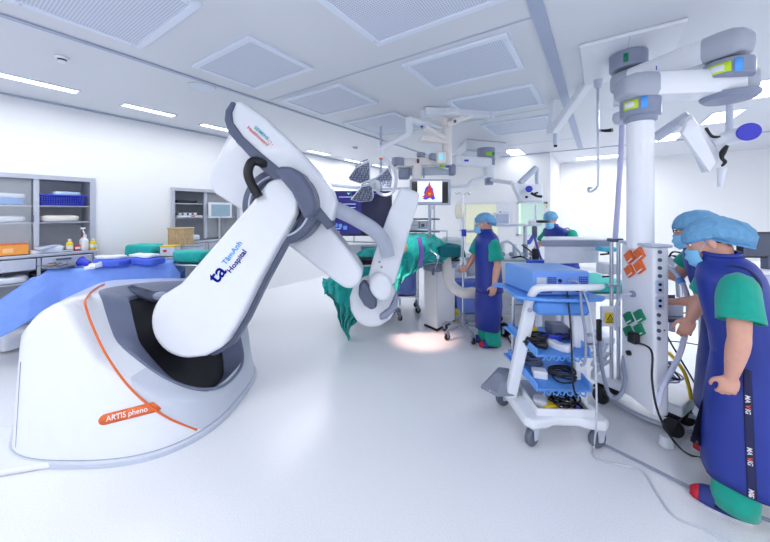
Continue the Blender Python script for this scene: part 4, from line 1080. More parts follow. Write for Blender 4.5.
# the one at the back wall, bending
def WD_(u, w, z): return W(u - .484, w - .868, z)
fD = RT * -.85 - FW * .45; fD.normalize(); LD = -(fD.cross(UPV)).normalized(); pD = WD_(3.46, 6.2, .90)
person(dict(label='person with blue cap and mask bending forward behind the grey edged pendant shelf', f=fD, s=1.0, vox=.012, pelvis=pD, chest=WD_(3.38, 6.16, 1.2), neck=WD_(3.27, 6.10, 1.37), head=WD_(3.18, 6.05, 1.50), hf=RT * -.7 - FW * .6 - UPV * .35, cap=1.02, capback=.02, sleeve=.8,
    larm=[WD_(3.46, 5.96, 1.30), WD_(3.50, 5.86, 1.05), WD_(3.36, 5.80, .9), -UPV * .4 + fD, LD, .4], rarm=[WD_(3.28, 6.28, 1.30), WD_(3.12, 6.32, 1.06), WD_(2.96, 6.2, .95), fD - UPV * .3, UPV, .3],
    lleg=[pD + LD * .09, pD + LD * .09 - UPV * .43, pD + LD * .09 - UPV * .81, pD + LD * .09 + fD * .14 - UPV * .87], rleg=[pD - LD * .09, pD - LD * .09 - UPV * .43, pD - LD * .09 - UPV * .81, pD - LD * .09 + fD * .14 - UPV * .87],
    vest=vest_std, skirt=[(.98, .165, .125, 0, 0), (.78, .18, .15, 0, 0), (.4, .19, .16, .0, .0)]))
# ------------------------------------------------------------------ operating table, patient and drapes
ot = empty('operating_table', H(438, 331, 0), 'white operating table with tall column under the teal drapes', 'operating table')
# column, seen with one edge towards the camera
ca_, cb_, cc_ = H(437, 331.5), H(424, 326), H(455, 322)
def colring(k, z):
    m = (ca_ + cb_ + cc_) / 3; d4 = cb_ + cc_ - ca_
    ctr = (cb_ + cc_) / 2
    return [ctr + (q - ctr) * k + UPV * z for q in (ca_, cc_, d4, cb_)]
MB().loft([colring(1, .03), colring(1.01, .80)]).build('column', white, ot, bevel=.015, seg=3)
MB().loft([colring(1.04, .80), colring(1.06, .82), colring(1.06, .90), colring(1.02, .915)]).build('column_head', mgrey, ot, bevel=.008)
MB().loft([colring(1.0, .0005), colring(.99, .03)]).build('base_foot', black, ot, bevel=.003)
MB().tube([ca_ + UPV * .05, ca_ + UPV * .78], .004).build('corner_seam', lgrey, ot)
tc_ = (cb_ + cc_) / 2
TA, TB = P(352, 262, 4.25), P(452, 256, 4.6); TA.z = TB.z = .97
td_ = (TB - TA).normalized(); tn_ = Vector((-td_.y, td_.x, 0))
MB().prism([TA - tn_ * .25, TB - tn_ * .25, TB + tn_ * .25, TA + tn_ * .25], -UPV * .05).build('table_top', black, ot, bevel=.01)
MB().prism([TA - tn_ * .24 + UPV * .01, TB - tn_ * .24 + UPV * .01, TB + tn_ * .24 + UPV * .01, TA + tn_ * .24 + UPV * .01], UPV * .05).build('mattress', mat('black_pad', srgb(28, 28, 44), .6), ot, bevel=.02)
for s_ in (-1, 1): MB().tube([TA + tn_ * .27 * s_ - UPV * .03, TB + tn_ * .27 * s_ - UPV * .03], .012).build('side_rail', steel, ot)
# patient drape: a mound falling over the table
zz = [None]
def Z(px, py, w): return P(px, py, w)
ctrl = [
 [Z(366, 262, 4.75), Z(386, 252, 4.8), Z(404, 240, 4.85), Z(424, 240, 4.9), Z(440, 246, 4.9), Z(452, 252, 4.9)],
 [Z(364, 252, 4.5), Z(382, 246, 4.5), Z(402, 236, 4.5), Z(422, 234, 4.5), Z(440, 240, 4.6), Z(455, 250, 4.6)],
 [Z(362, 252, 4.3), Z(384, 250, 4.25), Z(402, 240, 4.25), Z(424, 238, 4.25), Z(442, 246, 4.3), Z(456, 254, 4.4)],
 [Z(362, 258, 4.2), Z(386, 260, 4.15), Z(404, 254, 4.1), Z(424, 252, 4.1), Z(438, 256, 4.15), Z(447, 260, 4.3)],
 [Z(362, 278, 4.18), Z(386, 282, 4.1), Z(402, 276, 4.05), Z(414, 268, 4.05), Z(424, 263, 4.1), Z(436, 262, 4.25)],
 [Z(364, 300, 4.2), Z(386, 302, 4.1), Z(398, 290, 4.05), Z(408, 276, 4.05), Z(418, 268, 4.1), Z(430, 264, 4.25)]]
tag(patch(ctrl, 110, 80, .045, 6., seed=1, fold=.035, nf=7).build('patient_drape', teal, solid=.005, ang=180), 'teal drape mounded over the patient on the operating table, brightly lit', 'drape')
# long sheet hanging off the near end of the table
ctrl = [
 [Z(340, 256, 4.3), Z(352, 252, 4.3), Z(364, 250, 4.3), Z(376, 252, 4.3), Z(388, 254, 4.3)],
 [Z(334, 262, 4.25), Z(350, 264, 4.2), Z(364, 262, 4.2), Z(376, 264, 4.2), Z(388, 266, 4.2)],
 [Z(326, 280, 4.2), Z(340, 284, 4.1), Z(356, 284, 4.15), Z(368, 288, 4.15), Z(380, 290, 4.2)],
 [Z(326, 292, 4.2), Z(340, 296, 4.1), Z(352, 300, 4.15), Z(362, 304, 4.1), Z(370, 306, 4.2)],
 [Z(334, 300, 4.15), Z(342, 306, 4.1), Z(350, 310, 4.05), Z(358, 314, 4.1), Z(364, 314, 4.15)],
 [Z(338, 312, 4.1), Z(343, 318, 4.08), Z(348, 322, 4.05), Z(354, 322, 4.1), Z(358, 320, 4.15)],
 [Z(343, 330, 4.1), Z(345, 334, 4.08), Z(347, 338, 4.05), Z(349, 332, 4.1), Z(351, 326, 4.15)]]
tag(patch(ctrl, 90, 100, .04, 6., seed=4, fold=.05, nf=5).build('hanging_drape', teal, solid=.005, ang=180), 'long teal sheet hanging in folds to the floor beside the robot tube head', 'drape')
ctrl = [[Z(322, 278, 4.3), Z(332, 281, 4.3), Z(346, 288, 4.3)], [Z(323, 286, 4.2), Z(334, 288, 4.1), Z(346, 294, 4.2)], [Z(325, 295, 4.2), Z(334, 294, 4.1), Z(344, 300, 4.2)]]
tag(patch(ctrl, 30, 24, .03, 9., seed=8, fold=.03, nf=3).build('drape_corner', teal, solid=.005, ang=180), 'loose teal corner of cloth sticking out left of the hanging sheet', 'drape')
# pale dome, purple strap, instruments
pad = mat('pale_cream', srgb(225, 205, 160), .6)
o = MB(); o.ell(P(400, 247, 4.0), (.10, .10, .09), rotz(YAW), 24, 14); tag(o.build('pale_dome', pad), 'pale rounded dome at the teal drape next to the robot column', 'patient')
pu = mat('purple_strap', srgb(140, 100, 190), .7)
tag(MB().tube([P(419, 238, 4.05), P(421, 248, 3.98), P(421, 258, 3.97), P(420, 266, 4.0)], .028, n=8).build('strap', pu, solid=0), 'purple strap crossing the teal patient drape', 'strap')
rt = empty('retractor', P(438, 258, 4.0), 'chrome ball jointed retractor clamped in front of the teal drape', 'retractor')
MB().ell(P(438, 257, 3.98), (.028, .028, .028)).build('ball_joint', chrome, rt)
MB().tube([P(430, 250, 4.0), P(438, 257, 3.98), P(436, 266, 3.98), P(433, 275, 4.0)], .009).build('retractor_arm', chrome, rt)
MB().cyl(P(433, 268, 3.98), P(433, 275, 3.98), .016).build('clamp', dgrey, rt)
hl = empty('cloth_clamp_pad', P(456, 249, 4.3), 'folded dark teal towel at the right end of the patient drape', 'towel')
bundle('towel_body', P(449, 256, 4.25), (.36, .28, .14), YAW + .3, mat('deep_teal', srgb(0, 110, 120), .8, bump=.3, bscale=60), None, None, parent=hl, amp=.04)
# frame over the patient (anaesthesia screen)
sf = empty('screen_frame', P(424, 232, 4.7), 'thin steel frame arching above the teal patient drape', 'frame')
MB().tube([P(404, 236, 4.6), P(404, 230, 4.6), P(447, 231, 4.9), P(447, 262, 4.9)], .011, smooth=False).build('frame_tube', steel, sf)
MB().tube([P(404, 238, 4.6), P(442, 238, 4.9)], .009, smooth=False).build('cross_bar', steel, sf)
# white flexible hose hanging in a U
ho = empty('flexible_duct', P(455, 300, 4.3), 'thick white corrugated hose hanging in a bend beside the table column', 'hose')
hp_ = [P(446, 256, 4.35), P(447, 268, 4.3), P(449, 280, 4.25), P(455, 289, 4.2), P(464, 293, 4.15), P(474, 293, 4.15), P(480, 298, 4.2), P(482, 310, 4.25)]
sp_ = spline(hp_, 9); MB().tube(sp_, [.072 if i % 2 else .066 for i in range(len(sp_))], n=18, smooth=False).build('duct_skin', mat('duct_cream', srgb(232, 228, 224), .5), ho, ang=80)
# warming unit and blue boxes under the table
def rbox(name, c, size, rz, m, parent, bevel=.01): return MB().box(c, size, rz).build(name, m, parent, bevel=bevel, seg=3)
pb = mat('periwinkle_plastic', srgb(116, 142, 222), .4, var=.02)
p = H(403, 322, 0); p = H(405, 310, 0); bs = empty('blue_suction_cart', p, 'blue wheeled suction unit on a steel cart under the operating table', 'medical cart')
p = H(405, 310, 0)
rbox('cart_body', p + UPV * .50, (.34, .30, .42), YAW, pb, bs); o = rbox('cart_panel', p + UPV * .76, (.28, .24, .1), YAW, lgrey, bs)
MB().lathe(p + UPV * .47 - FW * .16, [(.14, 0), (.14, .03), (.11, .045), (.04, .05)], 28, axis=-FW).build('round_cover', pb, bs)
for u_ in (-.2, .2):
    for w_ in (-.16, .16):
        MB().cyl(p + RT * u_ + FW * w_ + UPV * .1, p + RT * u_ + FW * w_ + UPV * .9, .012).build('post', steel, bs); caster(p + RT * u_ + FW * w_, .045, bs, YAW)
for z in (.26, .88): rbox('shelf', p + UPV * z, (.44, .36, .02), YAW, steel, bs, .004)
p = H(468, 318, 0); bc_ = empty('blue_container', p, 'periwinkle blue lidded container behind the drip stand', 'container')
rbox('container_body', p + UPV * .32, (.42, .34, .42), YAW, pb, bc_, .02); rbox('container_lid', p + UPV * .56, (.44, .36, .06), YAW, mat('periwinkle_lid', srgb(90, 115, 210), .4), bc_, .015)
MB().tube([p + RT * -.12 - FW * .19 + UPV * .6, p + RT * -.1 - FW * .23 + UPV * .66, p + RT * .1 - FW * .23 + UPV * .66, p + RT * .12 - FW * .19 + UPV * .6], .012).build('container_handle', white_m, bc_)
rbox('container_stand', p + UPV * .06, (.46, .38, .10), YAW, steel, bc_)
y_ = H(457, 321, 0); yb = MB(); yb.lathe(y_ , [(.05, 0.002), (.06, .02), (.05, .16), (.03, .19)], 16); tag(yb.build('canister', mat('dull_yellow', srgb(190, 180, 60), .5)), 'small yellow canister on the floor beside the table column', 'canister')
# stool like instrument stand
p = H(388, 318, 0); ms = empty('wheeled_stool', p, 'small round steel stool with casters behind the robot tube head', 'stool')
MB().lathe(p + UPV * .62, [(.03, 0), (.13, .02), (.14, .05), (.12, .07)], 28).build('seat', pb, ms); MB().cyl(p + UPV * .12, p + UPV * .63, .018).build('stem', steel, ms)
for k in range(5):
    a = k * 2 * PI / 5; d = Vector((math.cos(a), math.sin(a), 0)); MB().tube([p + UPV * .16, p + d * .22 + UPV * .105], .014).build('leg', steel, ms); caster(p + d * .22, .036, ms, a)
# drip stand
p = H(463, 336, 0); ds = empty('drip_stand', p, 'tall chrome drip stand with dark casters left of the standing person', 'drip stand')
MB().cyl(p + UPV * .12, p + UPV * 1.85, .013, n=14).build('pole', chrome, ds); MB().cyl(p + UPV * .12, p + UPV * .30, .03, n=14).build('pole_base', mgrey, ds)
for k in range(5):
    a = k * 2 * PI / 5 + .5; d = Vector((math.cos(a), math.sin(a), 0)); MB().tube([p + UPV * .15, p + d * .15 + UPV * .14, p + d * .27 + UPV * .12], .015).build('leg', mgrey, ds); caster(p + d * .27, .042, ds, a)
for s_ in (-1, 1): MB().tube([p + UPV * 1.83, p + RT * .05 * s_ + UPV * 1.87, p + RT * .09 * s_ + UPV * 1.85, p + RT * .10 * s_ + UPV * 1.88], .006).build('hook', chrome, ds)
MB().box(p + UPV * 1.35 + FW * -.03, (.06, .06, .09), YAW).build('pole_clamp', blue_p, ds, bevel=.008)
bgp = P(459, 211, 3.85); bg_ = empty('infusion_bag', bgp, 'pale infusion bag hanging at the top of the drip stand', 'infusion bag')
MB().ell(bgp, (.05, .02, .10), rotz(YAW), 18, 12, .7).build('bag', mat('bag_plastic', srgb(232, 226, 205), .3), bg_); MB().tube([bgp - UPV * .1, bgp - UPV * .3 + RT * .03, bgp - UPV * .7 + RT * .02], .004).build('drip_line', white_m, bg_)

# ------------------------------------------------------------------ display wall and monitors
scr = bpy.data.materials.new('angiography_screen'); scr.use_nodes = True
def _scr():
    nt = scr.node_tree; b = nt.nodes['Principled BSDF']; b.inputs['Roughness'].default_value = .25; b.inputs['Base Color'].default_value = (*srgb(18, 20, 60), 1)
    b.inputs['Emission Color'].default_value = (*srgb(58, 54, 150), 1); b.inputs['Emission Strength'].default_value = .55
_scr()
darkscr = mat('dark_screen_half', srgb(14, 16, 44), .25, emit=srgb(24, 26, 66), estr=.6)
inkw = mat('screen_text', srgb(200, 205, 255), .4, emit=srgb(190, 200, 255), estr=.7)
WD = 5.0; dsp = empty('large_display', P(361, 213, WD), 'large navy blue display screen behind the surgical lamp and the curved robot arm', 'display')
D0 = P(328, 236, WD); D1 = P(392, 236, WD); D2 = P(392, 191, WD)
wv, hv = (D1 - D0).length, (D2 - D1).length; DC = (D0 + D2) / 2
rbox('display_case', DC + FW * .03, (wv, .06, hv), YAW, black, dsp, .008)
rects_on('screen', scr, dsp, D0 - FW * .001, RT, UPV, [(.02, .03, wv * .52, hv - .02)]); rects_on('dark_screen', darkscr, dsp, D0 - FW * .001, RT, UPV, [(wv * .53, .03, wv - .02, hv - .02)])
rr_ = random.Random(5); lines = []
for i in range(7):
    y = hv - .10 - i * .055
    if i in (1, 4): continue
    lines.append((.14 + rr_.uniform(0, .05), y, .25 + rr_.uniform(0, .2), y + .010))
lines += [(.30, hv - .04, .34, hv - .03), (.32, hv - .06, .33, hv - .03), (.05, .06, .18, .075), (.05, .11, .2, .12)]
rects_on('screen_lines', inkw, dsp, D0 - FW * .004, RT, UPV, lines)
rects_on('screen_thumbnail', mat('thumb_blue', srgb(90, 140, 220), .4, emit=srgb(90, 140, 220), estr=.5), dsp, D0 - FW * .004, RT, UPV, [(.07, .14, .15, .20), (.17, .13, .22, .19), (.24, .10, .30, .16)])
rects_on('status_bar', mat('bar_blue', srgb(60, 70, 190), .4, emit=srgb(60, 80, 210), estr=.6), dsp, D0 - FW * .004, RT, UPV, [(wv * .55, hv - .05, wv - .03, hv - .03)])
MB().box(DC + FW * .1 + UPV * .1, (.4, .08, .3), YAW).build('rear_housing', lgrey, dsp, bevel=.02)
for u_ in (.33,): MB().tube([DC + FW * .1 + RT * u_, Vector((DC.x, DC.y, ZC)) + FW * .1 + RT * u_], .02, smooth=False).build('ceiling_rod', lgrey, dsp)
MB().tube([P(330, 241, WD), P(392, 243, WD)], .012).build('rail_bar', steel, dsp); MB().tube([P(354, 236, WD), P(354, 243, WD)], .012).build('bracket', steel, dsp)
p = P(366, 251, 5.3); gp = empty('supply_cabinet', Vector((p.x, p.y, 0)), 'low white cabinet with grey front behind the hanging teal sheet', 'cabinet')
zt_ = P(366, 243, 5.3).z; rbox('cabinet_body', Vector((p.x, p.y, zt_ / 2 )), (.9, .4, zt_), YAW, white_m, gp, .01); rects_on('vent_panel', mgrey, gp, P(362, 262, 5.3) - FW * .21, RT, UPV, [(0, 0, .4, .28)])
# heart monitor
WM = 4.3; hm_ = empty('heart_monitor', P(432, 192, WM), 'white framed monitor showing a red and blue heart picture', 'monitor')
M0, M1, M2 = P(410, 205, WM), P(451, 205, WM), P(451, 179, WM); wv, hv = (M1 - M0).length, (M2 - M1).length
cm = (M0 + M2) / 2; rbox('monitor_case', cm + FW * .03, (wv, .05, hv), YAW, lgrey, hm_, .012)
rects_on('screen', mat('white_screen', srgb(240, 242, 250), .3, emit=srgb(240, 242, 250), estr=.55), hm_, M0, RT, UPV, [(.10, .045, wv - .12, hv - .03)])
for b_ in ((.025, .06, .10, hv - .035), (wv - .12, .03, wv - .04, hv - .04)): rects_on('screen_border', blackg, hm_, M0, RT, UPV, [b_])
def blob(name, pts, m, par, off):
    return MB().prism([M0 + RT * x + UPV * y - FW * off for x, y in pts], -FW * .002).build(name, m, par, smooth=False)
hred = mat('heart_red', srgb(225, 60, 40), .4, emit=srgb(225, 60, 40), estr=.3); hblue = mat('heart_blue', srgb(70, 70, 220), .4, emit=srgb(70, 70, 220), estr=.3)
k = wv / .555
blob('heart_veins', [(x * k, y * k) for x, y in ((.17, .08), (.20, .12), (.19, .17), (.21, .23), (.24, .26), (.27, .27), (.31, .22), (.32, .16), (.34, .08), (.30, .07), (.27, .10), (.22, .07))], hblue, hm_, .003)
blob('heart_arteries', [(x * k, y * k) for x, y in ((.15, .10), (.21, .15), (.22, .19), (.245, .21), (.25, .29), (.262, .32), (.285, .24), (.29, .20), (.315, .18), (.31, .13), (.275, .10), (.24, .12), (.20, .11))], hred, hm_, .006)
MB().cyl(M0 + RT * .262 * k + UPV * .15 * k - FW * .008, M0 + RT * .262 * k + UPV * .15 * k - FW * .010, .018).build('heart_core', yellow, hm_)
MB().tube([cm + FW * .05, cm + FW * .08 - UPV * .2, cm + FW * .08 - UPV * .95], .022, smooth=False).build('monitor_post', steel, hm_)
MB().tube([P(432, 206, WM) + FW * .05, P(432, 209, WM) + FW * .05], .03).build('tilt_joint', white_m, hm_)
MB().tube([P(424, 178, WM) + FW * .03, P(424, 168, WM) + FW * .03], .012).build('upper_bracket', mgrey, hm_)
# equipment shelves below the heart monitor
p = H(425, 300, 0); es = empty('equipment_rack', P(418, 262, 4.95) * 1, 'white equipment rack with dark shelf lines below the heart monitor', 'rack')
rc = P(418, 230, 5.4); es.location = (rc.x, rc.y, 0)
for py_, m_ in ((219, dgrey), (231, dgrey), (243, mgrey)): MB().box(P(419, py_, 5.4), (.64, .4, .022), YAW).build('rack_shelf', m_, es, bevel=.004)
for u_ in (-.30, .30):
    b_ = rc + RT * u_ + FW * .15; MB().cyl((b_.x, b_.y, .0), (b_.x, b_.y, 1.75), .015).build('rack_post', steel, es)
for (px_, py_, sx__, sy__, m_, lab) in ((410, 224.8, .26, .14, white_m, 'white syringe pump on the upper rack shelf'), (424, 225, .18, .12, lgrey, 'grey recorder beside the syringe pump on the rack shelf'), (412, 237, .30, .12, white_m, 'white console on the lower rack shelf')):
    c = P(px_, py_, 5.35); d_ = empty('rack_device', c - UPV * sy__ / 2, lab, 'medical device'); rbox('device_case', c, (sx__, .28, sy__), YAW, m_, d_, .01)
    rects_on('device_window', (mat('window_coral', srgb(230, 90, 60), .4) if px_ == 412 else dgrey), d_, c - FW * .142 - RT * sx__ * .35 - UPV * sy__ * .2, RT, UPV, [(0, 0, sx__ * .3, sy__ * .4)])
    for q_ in range(3): MB().cyl(c - FW * .14 + RT * (.02 + q_ * .035), c - FW * .15 + RT * (.02 + q_ * .035), .009, n=12).build('knob', mgrey, d_)

# ------------------------------------------------------------------ surgical lamp with three petals
honey = bpy.data.materials.new('honeycomb_lens'); honey.use_nodes = True
def _h():
    nt = honey.node_tree; b = nt.nodes['Principled BSDF']; tc = nt.nodes.new('ShaderNodeTexCoord'); mp = nt.nodes.new('ShaderNodeMapping'); mp.inputs['Scale'].default_value = (42, 42, 42)
    v = nt.nodes.new('ShaderNodeTexVoronoi'); v.inputs['Scale'].default_value = 1; v.inputs['Randomness'].default_value = .25
    r = nt.nodes.new('ShaderNodeValToRGB'); r.color_ramp.elements[0].color = (*srgb(165, 172, 192), 1); r.color_ramp.elements[1].color = (*srgb(88, 96, 120), 1); r.color_ramp.elements[0].position = .2; r.color_ramp.elements[1].position = .6
    nt.links.new(tc.outputs['Object'], mp.inputs[0]); nt.links.new(mp.outputs[0], v.inputs['Vector']); nt.links.new(v.outputs['Distance'], r.inputs[0]); nt.links.new(r.outputs[0], b.inputs['Base Color']); b.inputs['Roughness'].default_value = .2
_h()
WL = 3.7; sl = empty('surgical_lamp', P(374, 183, WL), 'surgical lamp with three white petals and grey honeycomb lenses', 'surgical lamp')
hub = P(375, 183, WL)
for k, poly in enumerate(([(352, 178), (358, 170), (369, 164), (370, 166), (370, 180), (362, 183), (353, 180)], [(375, 180), (387, 170), (390, 178), (389, 187), (377, 184)], [(356, 196), (363, 187), (372, 185), (373, 196), (371, 199), (362, 200), (354, 198)])):
    poly = [(375 + (x - 375) * 1.12, 183 + (y - 183) * 1.10) for x, y in poly]
    cx_ = sum(x for x, y in poly) / len(poly); cy_ = sum(y for x, y in poly) / len(poly)
    big = [(cx_ + (x - cx_) * 1.10, cy_ + (y - cy_) * 1.12) for x, y in poly]
    pt = MB().prism([P(x, y, WL + .004 * (y - 183)) for x, y in big], FW * .05 + UPV * .02).build('petal', white_m, sl, bevel=.010, seg=3)
    MB().prism([P(x, y, WL + .004 * (y - 183) - .004) for x, y in poly], FW * .006).build('lens', honey, pt, smooth=False)
    h0 = P(big[1][0], big[1][1], WL); h1 = P(big[2][0] - 1, big[2][1], WL)
    MB().tube([h0 + UPV * .015, (h0 + h1) / 2 + UPV * .03, h1 + UPV * .015], .007).build('petal_handle', mgrey, pt)
MB().ell(hub + FW * .02, (.075, .05, .06), rotz(YAW)).build('hub', white_m, sl); MB().cyl(hub, hub - FW * .07 - UPV * .05, .02, .016).build('sterile_handle', lgrey, sl)
MB().tube([P(352, 196, WL), P(350, 192, WL)], .01).build('indicator', green, sl)
MB().tube([P(375, 184, 3.75), P(378, 192, 3.78), P(386, 195, 3.8), P(394, 190, 3.8), P(396, 176, 3.8), P(390, 164, 3.8), P(381, 156, 3.78)], .020, n=12).build('yoke', white_m, sl)
MB().tube([P(381, 158, 3.78), P(381, 148, 3.78)], .028).build('yoke_joint', white_m, sl); MB().cyl(P(381, 158, 3.78), P(381, 159.5, 3.78), .022).build('joint_ring', orange, sl)
MB().tube([P(381, 148, 3.78), P(409, 134, 3.9)], .033, smooth=False).build('spring_arm', white_m, sl)
MB().tube([P(409, 134, 3.9), P(409, 118, 3.9)], .045, smooth=False).build('arm_pivot', white_m, sl)
MB().tube([P(409, 119, 3.9), P(440, 128, 4.4)], .035, smooth=False).build('extension_arm', white_m, sl)
# ------------------------------------------------------------------ boom cluster in the middle
wb_ = mat('warm_white', srgb(240, 234, 230), .4)
bm1 = empty('pendant_boom', P(446, 110, 4.3), 'white ceiling boom with crossing arms at the middle of the ceiling', 'ceiling boom')
ctop = P(447, 130, 4.4)
MB().cyl((ctop.x, ctop.y, ZC), (ctop.x, ctop.y, P(447, 165, 4.4).z), .07, n=28).build('down_tube', wb_, bm1); MB().cyl((ctop.x, ctop.y, ZC), (ctop.x, ctop.y, ZC - .07), .22, n=32).build('ceiling_flange', white_m, bm1, bevel=.01)
def beam(name, a, b, wv, hv, m, par, bev=.015):
    a, b = Vector(a), Vector(b); d = (b - a).normalized(); s_ = d.cross(UPV).normalized(); u_ = s_.cross(d)
    poly = [a + s_ * x * wv / 2 + u_ * y * hv / 2 for x, y in ((-1, -1), (1, -1), (1, 1), (-1, 1))]
    return MB().prism(poly, b - a).build(name, m, par, bevel=bev, seg=3)
beam('upper_arm', P(424, 112, 4.2), P(494, 114, 4.4), .14, .10, white_m, bm1); MB().tube([P(423, 111, 4.2), P(423, 126, 4.2)], .035).build('arm_end', white_m, bm1)
MB().cyl(P(423, 126, 4.2), P(423, 127.5, 4.2), .033).build('blue_ring', blue_p, bm1)
beam('spring_arm', P(424, 127, 4.15), P(446, 140, 4.35), .08, .06, wb_, bm1); beam('spring_arm', P(420, 138, 4.3), P(449, 142, 4.35), .10, .08, wb_, bm1)
beam('lower_arm', P(447, 125, 4.3), P(492, 106, 4.35), .09, .07, wb_, bm1); MB().tube([P(491, 120, 4.35), P(491, 100, 4.35), P(494, 96, 4.35)], .05).build('arm_joint', white_m, bm1)
MB().cyl(P(454, 121.5, 4.2), P(456, 121, 4.2), .02).build('port', dgrey, bm1)
# console boom with bright box
bm2 = empty('console_boom', P(425, 160, 4.35), 'bright white console boom with grey knuckles above the heart monitor', 'ceiling boom')
beam('boom_arm', P(396, 164, 4.3), P(450, 160, 4.5), .16, .11, wb_, bm2); beam('boom_arm', P(418, 158, 4.4), P(448, 168, 4.4), .12, .07, wb_, bm2)
MB().cyl(P(398, 166, 4.28), P(398, 158, 4.28), .09, n=24).build('knuckle', mgrey, bm2, bevel=.01); MB().cyl(P(421, 157, 4.35), P(421, 153, 4.35), .06, n=24).build('knuckle', mgrey, bm2, bevel=.01); MB().cyl(P(433, 160, 4.3), P(434, 154, 4.3), .06, n=24).build('knuckle', mgrey, bm2, bevel=.01)
rbox('control_box', P(441, 158, 4.2), (.12, .1, .16), YAW + .2, wb_, bm2, .02); rects_on('box_screen', mat('mint_screen', srgb(140, 225, 235), .3, emit=srgb(140, 225, 235), estr=.5), bm2, P(439, 159, 4.13), RT, UPV, [(0, 0, .05, .06)])
MB().box(P(443, 166, 4.2), (.09, .03, .03), YAW).build('status_light', mat('lime', srgb(150, 210, 60), .4), bm2, bevel=.006); MB().box(P(447, 166.5, 4.2), (.05, .03, .03), YAW).build('status_light', blue_p, bm2, bevel=.006)
MB().cyl(P(417, 163, 4.35), P(417, 179, 4.35), .075, .06, n=24).build('drop_tube', wb_, bm2); MB().cyl(P(417, 161, 4.27), P(419, 161, 4.27), .03).build('dark_port', mat('maroon', srgb(110, 50, 60), .5), bm2)
beam('lower_arm', P(402, 172, 4.5), P(450, 171, 4.55), .14, .10, lgrey, bm2); MB().box(P(452, 170, 4.5), (.10, .12, .16), YAW).build('arm_cap', mgrey, bm2, bevel=.03); MB().box(P(404, 173, 4.45), (.16, .14, .18), YAW).build('arm_cap', mgrey, bm2, bevel=.03)
MB().tube([P(447, 160, 4.5), Vector((P(447, 130, 4.55).x, P(447, 130, 4.55).y, ZC))], .05, smooth=False).build('down_tube', white_m, bm2)
# drop box with side arm boom
a = Cp(466, 128, ZC); b = Cp(505, 122, ZC); db = empty('ceiling_drop_box', P(486, 145, 6.2), 'shallow white drop box on the ceiling above the grey jointed boom', 'ceiling box')
d0, d1 = P(466, 150, 6.0), P(507, 147, 6.3); zz_ = d0.z - .0; bx_ = [Vector((d0.x, d0.y, zz_)), Vector((d1.x, d1.y, zz_)), Vector((d1.x, d1.y, zz_)) + Vector((-.55, .9, 0)), Vector((d0.x, d0.y, zz_)) + Vector((-.55, .9, 0))]
MB().prism(bx_, UPV * (ZC - zz_ - .001)).build('box_shell', white_m, db, bevel=.02); MB().prism([q * 1 - UPV * .012 for q in bx_], UPV * .012).build('bottom_trim', lgrey, db, bevel=.005)
bm3 = empty('monitor_boom', P(487, 160, 5.8), 'white boom with green label and two side arms hanging near the window wall', 'ceiling boom')
c0 = P(486, 158, 5.8)
MB().cyl((c0.x, c0.y, zz_ - .012), (c0.x, c0.y, c0.z - .06), .16, n=28).build('rotary_joint', mgrey, bm3, bevel=.01); rects_on('green_label', mat('lime', srgb(150, 210, 60), .4), bm3, P(483, 157, 5.8) - FW * .17 , RT, UPV, [(0, 0, .11, .06)]); rects_on('green_tab', green, bm3, P(489, 157, 5.8) - FW * .17, RT, UPV, [(0, 0, .04, .06)])
beam('boom_arm', P(452, 161, 5.4), P(489, 163, 5.75), .2, .17, white_m, bm3, .03); MB().box(P(490.5, 162.5, 5.75), (.12, .2, .22), YAW).build('arm_cap', mgrey, bm3, bevel=.04); MB().box(P(466.5, 160.5, 5.35), (.07, .02, .03), YAW).build('blue_badge', blue_p, bm3)
MB().cyl(P(488, 166, 5.75), P(488.5, 178, 5.75), .13, .10, n=28).build('column', white_m, bm3); MB().cyl(P(489, 178, 5.75), P(489, 185, 5.75), .075, n=24).build('column_end', mgrey, bm3, bevel=.01)
for pts in ([P(487, 176, 5.7), P(472, 181, 5.6), P(467, 186, 5.6), P(447, 187, 5.5)], [P(491, 180, 5.7), P(512, 183, 5.5)]): 
    MB().tube(pts, .035, smooth=False).build('side_arm', white_m, bm3)
# tilted monitor with blue cap (two alike)
def tilted(px0, pts, w, cap, label, s=1.):
    e = empty('boom_camera_head', P(*px0, w), label, 'monitor head')
    MB().prism([P(x, y, w) for x, y in pts], FW * .10 - UPV * .02).build('head_shell', white_m, e, bevel=.02, seg=3)
    return e
th1 = tilted((528, 193), [(512, 183), (543, 184), (543, 201), (521, 202)], 5.3, None, 'white tilted monitor head with a small blue cap above the far window')
MB().cyl(P(529, 189, 5.22), P(529, 189, 5.18), .055, n=20).build('blue_cap', blue_p, th1, bevel=.008); MB().tube([P(531, 193, 5.2), P(537, 196, 5.15), P(542, 196.5, 5.1)], .022).build('grip_handle', black, th1); MB().tube([P(533, 194, 5.2), P(538, 192.5, 5.15)], .014).build('cable_hook', black, th1); MB().ell(P(526.5, 197, 5.2), (.025, .01, .02)).build('knob', black, th1)
MB().tube([P(520, 183, 5.35), P(536, 168, 5.4)], .05, smooth=False).build('support_arm', lgrey, th1); MB().tube([P(537, 168, 5.4), P(537, 184, 5.35)], .03, smooth=False).build('vertical_rod', lgrey, th1)
